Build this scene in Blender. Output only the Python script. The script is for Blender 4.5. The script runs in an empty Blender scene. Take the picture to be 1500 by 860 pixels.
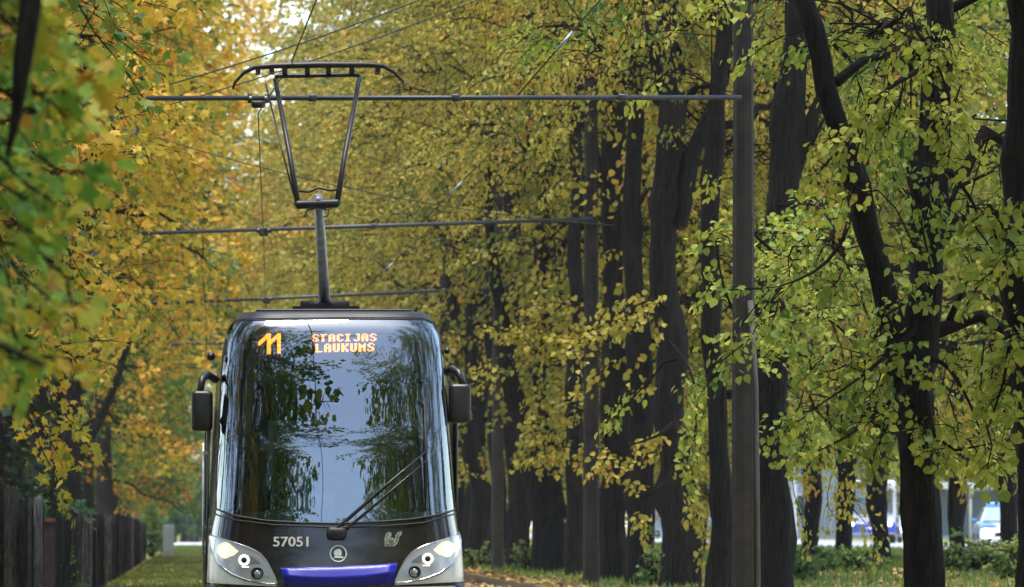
import bpy, bmesh, math, random
import numpy as np
from mathutils import Vector, Matrix, noise
from mathutils.geometry import delaunay_2d_cdt

random.seed(7)
RNG = np.random.default_rng(7)
SC = bpy.context.scene
COL = SC.collection
F = 8300.0; VX = 300.0; VY = 772.0; CH = 1.45

def P(px, py, D):
    """a point D metres down the avenue, seen at that place in the photograph"""
    return Vector(((px - VX) * D / F, D, CH + (VY - py) * D / F))

def gz(x, y=0.0):
    """ground height across the avenue"""
    pts = [(-400, 0.0), (-9, 0.0), (-3, -0.02), (-1.2, 0.0), (2.5, 0.0), (3.3, 0.36), (6, 0.42), (9, 0.45), (16, 0.62), (20.5, 0.70), (400, 0.70)]
    for (a, za), (b, zb) in zip(pts, pts[1:]):
        if x <= b:
            t = (x - a) / (b - a)
            return za + (zb - za) * t
    return 0.7

# ------------------------------------------------------------------ helpers
def tag(o, label=None, cat=None, group=None, kind=None):
    if label: o['label'] = label
    if cat: o['category'] = cat
    if group: o['group'] = group
    if kind: o['kind'] = kind
    return o

def thing(name, label, cat, loc=(0, 0, 0), rz=0.0, group=None):
    o = bpy.data.objects.new(name, None); COL.objects.link(o)
    o.location = loc; o.rotation_euler = (0, 0, rz); o.empty_display_size = 0.3
    return tag(o, label, cat, group)

def link(name, me, mat=None, parent=None):
    o = bpy.data.objects.new(name, me); COL.objects.link(o)
    if mat is not None and len(me.materials) == 0: me.materials.append(mat)
    if parent is not None: o.parent = parent
    return o

class MB:
    def __init__(s): s.v = []; s.f = []; s.sm = []
    def add(s, vs, fs, smooth=False):
        n = len(s.v); s.v += [tuple(v) for v in vs]; s.f += [tuple(i + n for i in f) for f in fs]; s.sm += [smooth] * len(fs); return s
    def box(s, c, d, rz=0.0, taper=1.0, M=None):
        cx, cy, cz = c; dx, dy, dz = d[0] / 2, d[1] / 2, d[2] / 2; vs = []
        for k, t in ((-1, 1.0), (1, taper)):
            for i, j in ((-1, -1), (1, -1), (1, 1), (-1, 1)):
                x, y = i * dx * t, j * dy * t
                if rz: x, y = x * math.cos(rz) - y * math.sin(rz), x * math.sin(rz) + y * math.cos(rz)
                p = Vector((cx + x, cy + y, cz + k * dz))
                vs.append(M @ p if M else p)
        return s.add(vs, [(3, 2, 1, 0), (4, 5, 6, 7), (0, 1, 5, 4), (1, 2, 6, 5), (2, 3, 7, 6), (3, 0, 4, 7)])
    def rbox(s, c, d, r=0.02, seg=3, taper=(1, 1)):
        """box with rounded edges along y (outline rounded in x,z) and soft caps"""
        hx, hy, hz = d[0] / 2, d[1] / 2, d[2] / 2
        out = []
        for (sx, sz, a0) in ((1, 1, 0), (-1, 1, 90), (-1, -1, 180), (1, -1, 270)):
            for k in range(seg + 1):
                a = math.radians(a0 + 90 * k / seg)
                out.append((sx * (hx - r) + r * math.cos(a), sz * (hz - r) + r * math.sin(a)))
        n = len(out); vs = []; fs = []
        rings = [(-hy, -r * .8), (-hy + r * .3, -r * .2), (-hy + r, 0), (hy - r, 0), (hy - r * .3, -r * .2), (hy, -r * .8)]
        for (y, ins) in rings:
            for (x, z) in out:
                k = 1 + ins / max(hx, 1e-4); m = 1 + ins / max(hz, 1e-4)
                vs.append((c[0] + x * k, c[1] + y, c[2] + z * m))
        for a in range(len(rings) - 1):
            for i in range(n):
                j = (i + 1) % n
                fs.append((a * n + i, a * n + j, (a + 1) * n + j, (a + 1) * n + i))
        fs.append(tuple(range(n))); fs.append(tuple(reversed(range((len(rings) - 1) * n, len(rings) * n))))
        return s.add(vs, fs, True)
    def tube(s, pts, r, seg=8, cap=True, smooth=True, bump=None):
        pts = [Vector(p) for p in pts]; n = len(pts)
        rs = list(r) if hasattr(r, '__len__') else [r] * n
        vs = []; fs = []
        t = (pts[1] - pts[0]).normalized()
        a = Vector((1, 0, 0)) if abs(t.x) < 0.8 else Vector((0, 1, 0))
        u = (a - t * a.dot(t)).normalized()
        for i in range(n):
            if i == 0: t = pts[1] - pts[0]
            elif i == n - 1: t = pts[-1] - pts[-2]
            else: t = pts[i + 1] - pts[i - 1]
            t = t.normalized(); u = (u - t * u.dot(t)).normalized(); w = t.cross(u)
            for k in range(seg):
                an = 2 * math.pi * k / seg
                rr = rs[i] * (bump(pts[i], an, rs[i]) if bump else 1.0)
                vs.append(pts[i] + u * (rr * math.cos(an)) + w * (rr * math.sin(an)))
        for i in range(n - 1):
            for k in range(seg):
                j = (k + 1) % seg
                fs.append((i * seg + k, i * seg + j, (i + 1) * seg + j, (i + 1) * seg + k))
        if cap: fs.append(tuple(reversed(range(seg)))); fs.append(tuple(range((n - 1) * seg, n * seg)))
        return s.add(vs, fs, smooth)
    def disc(s, c, ax, r, h, seg=24):
        ax = Vector(ax).normalized(); c = Vector(c)
        return s.tube([c, c + ax * h], r, seg)
    def lathe(s, c, prof, axis='y', seg=24):
        """prof: (radius, offset along axis)"""
        vs = []; fs = []; n = len(prof)
        for (r, h) in prof:
            for k in range(seg):
                a = 2 * math.pi * k / seg; ca, sa = r * math.cos(a), r * math.sin(a)
                v = {'y': (c[0] + ca, c[1] + h, c[2] + sa), 'z': (c[0] + ca, c[1] + sa, c[2] + h), 'x': (c[0] + h, c[1] + ca, c[2] + sa)}[axis]
                vs.append(v)
        for i in range(n - 1):
            for k in range(seg):
                j = (k + 1) % seg; fs.append((i * seg + k, i * seg + j, (i + 1) * seg + j, (i + 1) * seg + k))
        return s.add(vs, fs, True)
    def build(s, name, mat, parent=None):
        me = bpy.data.meshes.new(name); me.from_pydata(s.v, [], s.f)
        me.polygons.foreach_set('use_smooth', s.sm); me.update()
        bm = bmesh.new(); bm.from_mesh(me)
        if len(bm.faces) < 60000: bmesh.ops.recalc_face_normals(bm, faces=bm.faces)
        bm.to_mesh(me); bm.free()
        return link(name, me, mat, parent)

def np_mesh(name, V, loops, starts, totals, attr=None, smooth=False):
    me = bpy.data.meshes.new(name)
    me.vertices.add(len(V)); me.vertices.foreach_set('co', np.asarray(V, dtype=np.float32).ravel())
    me.loops.add(len(loops)); me.loops.foreach_set('vertex_index', np.asarray(loops, dtype=np.int32))
    me.polygons.add(len(starts)); me.polygons.foreach_set('loop_start', np.asarray(starts, dtype=np.int32))
    me.polygons.foreach_set('loop_total', np.asarray(totals, dtype=np.int32))
    if smooth: me.polygons.foreach_set('use_smooth', np.ones(len(starts), dtype=bool))
    me.update(calc_edges=True)
    if attr is not None:
        a = me.attributes.new('tint', 'FLOAT', 'FACE'); a.data.foreach_set('value', np.asarray(attr, dtype=np.float32))
    return me

# ------------------------------------------------------------------ materials
MATS = {}
def mat(name, color=(.5, .5, .5), rough=.5, metal=0.0, spec=.5, coat=0.0, noise_amt=0.0, noise_scale=8.0, bump=0.0, emit=None, emit_s=0.0, rough_var=0.0, c2=None):
    if name in MATS: return MATS[name]
    m = bpy.data.materials.new(name); m.use_nodes = True; nt = m.node_tree; b = nt.nodes['Principled BSDF']
    b.inputs['Base Color'].default_value = (*color, 1); b.inputs['Roughness'].default_value = rough
    b.inputs['Metallic'].default_value = metal; b.inputs['Specular IOR Level'].default_value = spec
    b.inputs['Coat Weight'].default_value = coat; b.inputs['Coat Roughness'].default_value = 0.03
    if noise_amt or bump or rough_var or c2:
        tc = nt.nodes.new('ShaderNodeTexCoord'); n = nt.nodes.new('ShaderNodeTexNoise')
        n.inputs['Scale'].default_value = noise_scale; n.inputs['Detail'].default_value = 6; n.inputs['Roughness'].default_value = .6
        nt.links.new(tc.outputs['Object'], n.inputs['Vector'])
        if noise_amt or c2:
            r = nt.nodes.new('ShaderNodeValToRGB')
            a = tuple(max(0, c * (1 - noise_amt)) for c in color); z = c2 or tuple(min(1, c * (1 + noise_amt)) for c in color)
            r.color_ramp.elements[0].position = .32; r.color_ramp.elements[1].position = .68
            r.color_ramp.elements[0].color = (*a, 1); r.color_ramp.elements[1].color = (*z, 1)
            nt.links.new(n.outputs['Fac'], r.inputs['Fac']); nt.links.new(r.outputs['Color'], b.inputs['Base Color'])
        if rough_var:
            mr = nt.nodes.new('ShaderNodeMapRange'); mr.inputs['To Min'].default_value = max(0, rough - rough_var); mr.inputs['To Max'].default_value = min(1, rough + rough_var)
            nt.links.new(n.outputs['Fac'], mr.inputs['Value']); nt.links.new(mr.outputs['Result'], b.inputs['Roughness'])
        if bump:
            bp = nt.nodes.new('ShaderNodeBump'); bp.inputs['Strength'].default_value = bump; bp.inputs['Distance'].default_value = .02
            nt.links.new(n.outputs['Fac'], bp.inputs['Height']); nt.links.new(bp.outputs['Normal'], b.inputs['Normal'])
    if emit:
        b.inputs['Emission Color'].default_value = (*emit, 1); b.inputs['Emission Strength'].default_value = emit_s
    MATS[name] = m; return m

def leaf_mat(name, stops, trans=.42, shift=.10):
    m = bpy.data.materials.new(name); m.use_nodes = True; nt = m.node_tree; N = nt.nodes; L = nt.links
    b = N['Principled BSDF']; out = N['Material Output']
    at = N.new('ShaderNodeAttribute'); at.attribute_name = 'tint'; at.attribute_type = 'GEOMETRY'
    oi = N.new('ShaderNodeObjectInfo')
    ma = N.new('ShaderNodeMath'); ma.operation = 'MULTIPLY_ADD'; ma.inputs[1].default_value = shift * 2; ma.inputs[2].default_value = -shift
    L.new(oi.outputs['Random'], ma.inputs[0])
    ad = N.new('ShaderNodeMath'); ad.operation = 'ADD'; ad.use_clamp = True
    L.new(at.outputs['Fac'], ad.inputs[0]); L.new(ma.outputs[0], ad.inputs[1])
    r = N.new('ShaderNodeValToRGB'); cr = r.color_ramp
    while len(cr.elements) < len(stops): cr.elements.new(.5)
    for e, (p, c) in zip(cr.elements, stops): e.position = p; e.color = (*c, 1)
    L.new(ad.outputs[0], r.inputs['Fac'])
    tc = N.new('ShaderNodeTexCoord'); nz = N.new('ShaderNodeTexNoise'); nz.inputs['Scale'].default_value = 25; nz.inputs['Detail'].default_value = 3
    L.new(tc.outputs['Object'], nz.inputs['Vector'])
    mr = N.new('ShaderNodeMapRange'); mr.inputs['To Min'].default_value = .72; mr.inputs['To Max'].default_value = 1.25
    L.new(nz.outputs['Fac'], mr.inputs['Value'])
    vm = N.new('ShaderNodeVectorMath'); vm.operation = 'SCALE'; L.new(r.outputs['Color'], vm.inputs[0]); L.new(mr.outputs['Result'], vm.inputs['Scale'])
    L.new(vm.outputs['Vector'], b.inputs['Base Color']); b.inputs['Roughness'].default_value = .55; b.inputs['Specular IOR Level'].default_value = .35
    t = N.new('ShaderNodeBsdfTranslucent'); L.new(vm.outputs['Vector'], t.inputs['Color'])
    mx = N.new('ShaderNodeMixShader'); mx.inputs['Fac'].default_value = trans
    L.new(b.outputs[0], mx.inputs[1]); L.new(t.outputs[0], mx.inputs[2]); L.new(mx.outputs[0], out.inputs['Surface'])
    return m

def bark_mat(name, c1, c2, moss=0.0):
    m = bpy.data.materials.new(name); m.use_nodes = True; nt = m.node_tree; N = nt.nodes; L = nt.links
    b = N['Principled BSDF']; b.inputs['Roughness'].default_value = .9; b.inputs['Specular IOR Level'].default_value = .25
    tc = N.new('ShaderNodeTexCoord'); mp = N.new('ShaderNodeMapping'); mp.inputs['Scale'].default_value = (1, 1, .13)
    L.new(tc.outputs['Object'], mp.inputs['Vector'])
    n1 = N.new('ShaderNodeTexNoise'); n1.inputs['Scale'].default_value = 26; n1.inputs['Detail'].default_value = 7; n1.inputs['Roughness'].default_value = .65; n1.inputs['Distortion'].default_value = .6
    L.new(mp.outputs[0], n1.inputs['Vector'])
    r = N.new('ShaderNodeValToRGB'); r.color_ramp.elements[0].position = .38; r.color_ramp.elements[1].position = .66
    r.color_ramp.elements[0].color = (*c1, 1); r.color_ramp.elements[1].color = (*c2, 1)
    L.new(n1.outputs['Fac'], r.inputs['Fac'])
    n2 = N.new('ShaderNodeTexNoise'); n2.inputs['Scale'].default_value = 1.7; n2.inputs['Detail'].default_value = 4
    L.new(tc.outputs['Object'], n2.inputs['Vector'])
    r2 = N.new('ShaderNodeValToRGB'); r2.color_ramp.elements[0].position = .45; r2.color_ramp.elements[1].position = .7
    r2.color_ramp.elements[0].color = (.75, .75, .75, 1); r2.color_ramp.elements[1].color = (1.25, 1.2, 1.1, 1)
    L.new(n2.outputs['Fac'], r2.inputs['Fac'])
    mx = N.new('ShaderNodeMix'); mx.data_type = 'RGBA'; mx.blend_type = 'MULTIPLY'; mx.inputs['Factor'].default_value = 1
    L.new(r.outputs['Color'], mx.inputs['A']); L.new(r2.outputs['Color'], mx.inputs['B'])
    L.new(mx.outputs['Result'], b.inputs['Base Color'])
    bp = N.new('ShaderNodeBump'); bp.inputs['Strength'].default_value = 1.0; bp.inputs['Distance'].default_value = .09
    L.new(n1.outputs['Fac'], bp.inputs['Height']); L.new(bp.outputs[0], b.inputs['Normal'])
    return m

LEAF_LINDEN_G = leaf_mat('linden_leaf_green', [(0, (.08, .17, .03)), (.3, (.20, .28, .04)), (.62, (.40, .42, .05)), (.88, (.56, .50, .06)), (1, (.42, .24, .06))])
LEAF_LINDEN_Y = leaf_mat('linden_leaf_yellow', [(0, (.13, .18, .035)), (.25, (.26, .26, .04)), (.6, (.44, .37, .05)), (.88, (.60, .44, .06)), (1, (.45, .22, .05))])
LEAF_MAPLE_O = leaf_mat('maple_leaf_orange', [(0, (.18, .26, .03)), (.2, (.48, .43, .04)), (.5, (.74, .50, .045)), (.8, (.74, .36, .04)), (1, (.48, .17, .03))])
LEAF_MAPLE_G = leaf_mat('maple_leaf_green', [(0, (.05, .14, .03)), (.45, (.13, .24, .035)), (.7, (.36, .38, .05)), (.88, (.6, .42, .05)), (1, (.55, .26, .04))])
LEAF_MAPLE_FG = leaf_mat('maple_leaf_foreground', [(0, (.09, .26, .05)), (.4, (.24, .40, .05)), (.6, (.50, .48, .05)), (.8, (.66, .42, .05)), (1, (.42, .17, .04))], shift=0)
LEAF_SHRUB = leaf_mat('shrub_leaf', [(0, (.05, .12, .035)), (.5, (.12, .2, .05)), (.8, (.3, .32, .07)), (1, (.4, .25, .08))])
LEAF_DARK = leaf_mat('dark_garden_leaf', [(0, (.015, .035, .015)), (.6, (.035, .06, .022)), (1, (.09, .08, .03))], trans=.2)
LEAF_FAR = leaf_mat('far_tree_leaf', [(0, (.06, .16, .06)), (.5, (.12, .26, .08)), (.8, (.25, .34, .08)), (1, (.4, .36, .08))])
LITTER = leaf_mat('fallen_leaf', [(0, (.14, .07, .04)), (.4, (.32, .16, .06)), (.7, (.52, .30, .09)), (1, (.62, .46, .12))], trans=.1)
GRASS = leaf_mat('grass_blade', [(0, (.06, .13, .02)), (.6, (.14, .24, .035)), (1, (.3, .3, .07))], trans=.3)
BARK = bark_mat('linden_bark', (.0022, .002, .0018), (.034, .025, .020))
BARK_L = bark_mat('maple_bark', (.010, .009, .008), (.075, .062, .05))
TWIG = mat('twig_bark', (.016, .012, .010), .95, spec=.05)

# ------------------------------------------------------------------ leaves and trees
def leaf_template(kind):
    if kind == 'linden':
        V = np.array([(0, 0, 0), (-.36, .12, .05), (-.44, .50, .08), (0, 1.0, -.06), (.44, .50, .08), (.36, .12, .05)], float)
        Fs = [(0, 3, 2, 1), (0, 5, 4, 3)]
    elif kind == 'maple':
        half = [(0, 0, 0), (.20, .10, .03), (.46, .08, .05), (.36, .30, .06), (.60, .58, .04), (.30, .62, .07), (.12, .70, .04), (0, 1.05, -.04)]
        V = np.array(half + [(-x, y, z) for x, y, z in half[1:-1]], float)
        Fs = [(0, 1, 2, 3, 4, 5, 6, 7), (7, 13, 12, 11, 10, 9, 8, 0)]
    else:
        k_ = .07 if kind == 'grass' else .45
        V = np.array([(0, 0, 0), (-k_, .5, .07), (0, 1.0, -.05), (k_, .5, .07)], float)
        Fs = [(0, 3, 2, 1)]
    return V, Fs

def norm(a): return a / np.maximum(np.linalg.norm(a, axis=-1, keepdims=True), 1e-9)

def leaves_mesh(name, C, D, Nn, S, tint, kind, wr=None):
    """one leaf blade per row: base C, pointing along D, facing Nn, length S"""
    T, Fs = leaf_template(kind); n = len(C); k = len(T)
    D = norm(D); Nn = Nn - D * np.sum(Nn * D, -1, keepdims=True); Nn = norm(Nn); X = np.cross(D, Nn)
    w = (wr.uniform(.8, 1.1, (n, 1)) if wr is not None else np.ones((n, 1)))
    V = C[:, None, :] + S[:, None, None] * (T[None, :, 0:1] * (X * w)[:, None, :] + T[None, :, 1:2] * D[:, None, :] + T[None, :, 2:3] * Nn[:, None, :])
    V = V.reshape(-1, 3); lt = np.concatenate([np.array(f) for f in Fs]); tot = np.array([len(f) for f in Fs])
    loops = (np.arange(n)[:, None] * k + lt[None, :]).ravel()
    totals = np.tile(tot, n); starts = np.concatenate([[0], np.cumsum(totals)[:-1]])
    return np_mesh(name, V, loops, starts, totals, np.repeat(tint, len(Fs)))

def tubes_np(paths, radii, seg):
    """paths (n,m,3), radii (n,m) -> verts, quads arrays"""
    n, m, _ = paths.shape
    t = np.empty_like(paths); t[:, 1:-1] = paths[:, 2:] - paths[:, :-2]; t[:, 0] = paths[:, 1] - paths[:, 0]; t[:, -1] = paths[:, -1] - paths[:, -2]
    t = norm(t); up = np.where(np.abs(t[..., 2:3]) > .9, np.array([1., 0, 0]), np.array([0, 0, 1.]))
    u = norm(np.cross(t, up)); w = np.cross(t, u)
    an = 2 * np.pi * np.arange(seg) / seg
    V = paths[:, :, None, :] + radii[:, :, None, None] * (u[:, :, None, :] * np.cos(an)[None, None, :, None] + w[:, :, None, :] * np.sin(an)[None, None, :, None])
    idx = np.arange(n * m * seg).reshape(n, m, seg)
    a = idx[:, :-1, :]; b = np.roll(a, -1, 2); d = idx[:, 1:, :]; c = np.roll(d, -1, 2)
    Q = np.stack([a, b, c, d], -1).reshape(-1, 4)
    return V.reshape(-1, 3), Q

def merge_quads(name, parts):
    Vs = []; Qs = []; o = 0
    for V, Q in parts: Vs.append(V); Qs.append(Q + o); o += len(V)
    V = np.concatenate(Vs); Q = np.concatenate(Qs)
    return np_mesh(name, V, Q.ravel(), np.arange(len(Q)) * 4, np.full(len(Q), 4), None, True)

def spray_template(rng, n_side, leaf_gap, length):
    """leaf bases and directions on one flat drooping spray along +x, twigs as polylines"""
    pos = []; dr = []; tw = []
    ax = lambda t: np.array([length * t, .04 * math.sin(5 * t), -.22 * length * t * t])
    tw.append([ax(0), ax(.35), ax(.7), ax(1)])
    for i in range(n_side):
        t = .12 + .86 * i / n_side; s = 1 if i % 2 else -1
        b = ax(t); L = length * (.50 * (1 - abs(t - .35) * .9)) * rng.uniform(.7, 1.15)
        a = math.radians(rng.uniform(32, 62)) * s; d = np.array([math.cos(a), math.sin(a), rng.uniform(-.25, .05)])
        e = b + d * L; tw.append([b, b + d * L * .35 + (0, 0, .01), b + d * L * .7, e + (0, 0, -.03)])
        m = max(2, int(L / leaf_gap))
        for j in range(m):
            q = b + d * L * (j + 1) / m; sa = a + (1 if j % 2 else -1) * math.radians(rng.uniform(25, 70))
            if j == m - 1: sa = a
            pos.append(q); dr.append(np.array([math.cos(sa), math.sin(sa), rng.uniform(-1.1, -.1)]))
    for j in range(4): pos.append(ax(.7 + .1 * j)); dr.append(np.array([1, rng.uniform(-.8, .8), rng.uniform(-.9, -.1)]))
    return np.array(pos), np.array(dr), np.array(tw)

def frames(dirs, rng, roll=.5):
    x = norm(dirs); up = np.array([0, 0, 1.]) + rng.normal(0, roll, dirs.shape)
    y = norm(np.cross(up, x)); z = np.cross(x, y)
    return x, y, z

def build_sprays(rng, tips, dirs, scale, kind, lsize, tint0, templates, jitter=.06, normal_rand=.55):
    """puts a spray at every tip; returns leaf arrays and twig tubes"""
    n = len(tips); X, Y, Z = frames(dirs, rng)
    ti = rng.integers(0, len(templates), n); C = []; D = []; NN = []; TT = []; parts = []
    for k, (pos, dr, tw) in enumerate(templates):
        sel = np.where(ti == k)[0]
        if len(sel) == 0: continue
        R = np.stack([X[sel], Y[sel], Z[sel]], 1) * scale[sel][:, None, None]
        c = np.einsum('li,nij->nlj', pos, R) + tips[sel][:, None, :]
        d = np.einsum('li,nij->nlj', dr, R / scale[sel][:, None, None])
        nn = np.repeat(Z[sel][:, None, :], len(pos), 1) + rng.normal(0, normal_rand, c.shape)
        C.append((c + rng.normal(0, jitter, c.shape)).reshape(-1, 3)); D.append((d + rng.normal(0, .35, d.shape) + (0, 0, -.25)).reshape(-1, 3)); NN.append(nn.reshape(-1, 3))
        TT.append((tint0[sel][:, None] + rng.normal(0, .13, (len(sel), len(pos)))).ravel())
        p = np.einsum('tmi,nij->ntmj', tw, R) + tips[sel][:, None, None, :]
        p = p.reshape(-1, tw.shape[1], 3); rr = np.tile(np.array([1, .8, .6, .3])[None, :], (len(p), 1)) * .005
        rr = rr.reshape(len(sel), len(tw), 4); rr[:, 0] *= 2.2; rr = rr.reshape(-1, 4)
        parts.append(tubes_np(p, rr, 3))
    C = np.concatenate(C); D = np.concatenate(D); NN = np.concatenate(NN); TT = np.clip(np.concatenate(TT), 0, 1)
    S = lsize * rng.uniform(.5, 1.28, len(C))
    return C, D, NN, S, TT, parts

def make_crown(name, seed, zlo, zhi, R, n_limb, per_limb, kind, lsize, leaf_gap=.068, n_side=9, slen=.95, tint_mid=.5, tint_sd=.16, cull=None):
    rng = np.random.default_rng(seed)
    temps = [spray_template(rng, n_side, leaf_gap, slen) for _ in range(5)]
    az = np.arange(n_limb) * 2.39996 + rng.uniform(-.4, .4, n_limb); hz = np.linspace(0, 1, n_limb) ** .9
    z0 = zlo + .8 + (zhi - zlo - 3) * hz; rad = R * np.sqrt(np.clip(1 - ((z0 - (zlo + (zhi - zlo) * .35)) / ((zhi - zlo) * .72)) ** 2, .08, 1)) * rng.uniform(.75, 1.1, n_limb)
    t = np.linspace(0, 1, 9); rise = rng.uniform(.4, 2.6, n_limb) * (.4 + hz) ; sag = rng.uniform(.2, 1.7, n_limb) * (1.15 - hz)
    wob = rng.normal(0, .16, (n_limb, 9, 3)); wob[:, 0] = 0
    rt = rad[:, None] * t[None]
    aa = az[:, None] + rng.uniform(-.5, .5, n_limb)[:, None] * t[None] ** 2
    lp = np.stack([rt * np.cos(aa), rt * np.sin(aa), z0[:, None] + rise[:, None] * t - sag[:, None] * t ** 2.2], -1) + wob
    lr = (.075 * (1.15 - hz))[:, None] * (1 - .86 * t[None]) + .006
    # tips around the limbs
    M = n_limb * per_limb; li = np.repeat(np.arange(n_limb), per_limb); tt = rng.uniform(.22, 1.0, M) ** .75
    f = tt * 8; i0 = np.minimum(f.astype(int), 7); fr = (f - i0)[:, None]
    base = lp[li, i0] * (1 - fr) + lp[li, i0 + 1] * fr
    out = norm(np.stack([np.cos(az[li]), np.sin(az[li]), np.zeros(M)], -1)); side = np.stack([-out[:, 1], out[:, 0], np.zeros(M)], -1)
    off = out * rng.uniform(.0, .7, (M, 1)) + side * rng.normal(0, .75, (M, 1)) + np.array([0, 0, 1.]) * rng.normal(-.05, .45, (M, 1))
    tips = base + off
    if cull:
        xl, yf, zc = cull; q = rng.random(M); zz = tips[:, 2] + rng.normal(0, .5, M)
        keep = ~((zz < zc) & (q < .98) & ((tips[:, 0] < xl) | (tips[:, 1] < yf)))
        li = li[keep]; base = base[keep]; off = off[keep]; tips = tips[keep]; out = out[keep]; M = len(tips)
        ok = np.array([((lp[i, :, 2].mean() > zc) or (lp[i, -1, 0] > xl and lp[i, -1, 1] > yf)) for i in range(n_limb)])
    else: ok = np.ones(n_limb, bool)
    mid = base + off * .5 + (0, 0, .08)
    parts = [tubes_np(lp[ok], lr[ok], 6), tubes_np(np.stack([base, mid, tips], 1), np.tile(np.array([.014, .011, .008])[None], (M, 1)), 4)]
    dirs = norm(off * .8 + out * .6 + rng.normal(0, .35, (M, 3)) + (0, 0, -.28))
    t0 = tint_mid + rng.normal(0, tint_sd, M) + .10 * rng.normal(0, 1, n_limb)[li]
    C, D, NN, S, TT, tw = build_sprays(rng, tips, dirs, rng.uniform(.75, 1.25, M), kind, lsize, t0, temps)
    crown = leaves_mesh(name + '_leaves', C, D, NN, S, TT, kind, rng)
    wood = merge_quads(name + '_wood', parts + tw)
    return wood, crown

def slot(o, m):
    """object-level material on shared mesh data"""
    if len(o.data.materials) == 0: o.data.materials.append(m)
    o.material_slots[0].link = 'OBJECT'; o.material_slots[0].material = m

def bark_bump(seed):
    def f(p, a, r):
        v = Vector((math.cos(a) * 2.2 + seed * 7, math.sin(a) * 2.2, p.z * .55 + p.y * .01))
        n = noise.noise(v) * .17 + noise.noise(Vector((v.x * 2.6, v.y * 2.6, v.z * 4.5))) * .10
        b = max(0, noise.noise(Vector((math.cos(a) * 1.1 + seed, math.sin(a) * 1.1, p.z * 1.3))) - .27) * 1.0
        return 1 + n + b
    return f

def smooth_path(pts, rs, step=.22):
    """Catmull-Rom resample"""
    P_ = [Vector(p) for p in pts]; out = []; ro = []
    for i in range(len(P_) - 1):
        p0 = P_[max(i - 1, 0)]; p1 = P_[i]; p2 = P_[i + 1]; p3 = P_[min(i + 2, len(P_) - 1)]
        n = max(1, int((p2 - p1).length / step))
        for k in range(n):
            t = k / n
            q = .5 * ((2 * p1) + (p2 - p0) * t + (2 * p0 - 5 * p1 + 4 * p2 - p3) * t * t + (3 * p1 - p0 - 3 * p2 + p3) * t ** 3)
            out.append(q); ro.append(rs[i] * (1 - t) + rs[i + 1] * t)
    out.append(P_[-1]); ro.append(rs[-1]); return out, ro

def trunk_mesh(paths, seed, seg=18):
    mb = MB()
    for k, (pts, rs) in enumerate(paths):
        q, r = smooth_path(pts, rs, .25 if k == 0 else .3); mb.tube(q, r, seg if k == 0 else 10, True, True, bark_bump(seed + k * .37))
    return mb
# ================================================================== TRAM
DT = 55.7; XT = (492 - VX) * (DT + .3) / F
_hz = [.25, .9, 1.26, 1.6, 2.27, 2.9, 3.15, 3.32, 3.45, 3.54, 3.60]; _hw = [1.20, 1.27, 1.25, 1.195, 1.155, 1.13, 1.11, 1.085, 1.045, .99, .90]
_yz = [.25, .6, .95, 1.25, 1.5, 2.3, 3.0, 3.3, 3.45, 3.54, 3.60]; _yc = [.10, .02, .0, .04, .10, .255, .50, .63, .70, .755, .90]
_Z = np.linspace(.25, 3.6, 400)
def _sm(a, k=9):
    p = np.pad(a, k, mode='edge')
    ker = np.hanning(2 * k + 1); ker /= ker.sum(); return np.convolve(p, ker, 'same')[k:-k]
_HW = _sm(np.interp(_Z, _hz, _hw)); _YC = _sm(np.interp(_Z, _yz, _yc), 24)
def hw(z): return float(np.interp(z, _Z, _HW))
def yc(z): return float(np.interp(z, _Z, _YC))
def bulge(u):
    u = min(abs(u), 1.0); return .045 * u * u + .15 * u ** 6 + .38 * u ** 20
def surf(x, z, off=0.0):
    """point on the cab front, pushed off metres towards the viewer"""
    h = hw(z); p = Vector((x, yc(z) + bulge(x / h), z))
    if off:
        e = .01; xx = max(-h + .012, min(h - .012, x))
        f = lambda a, b: yc(b) + bulge(a / hw(b))
        nx = (f(xx + e, z) - f(xx - e, z)) / (2 * e); nz = (f(xx, min(z + e, 3.6)) - f(xx, z - e)) / (2 * e)
        p += Vector((nx, -1, nz)).normalized() * off
    return p
def tp(px, py):
    y = .3
    for _ in range(3):
        s = F / (DT + y); x = (px - VX) / s - XT; z = CH + (VY - py) / s
        zz = max(.26, min(3.59, z)); y = yc(zz) + bulge(x / hw(zz))
    return x, z
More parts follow.
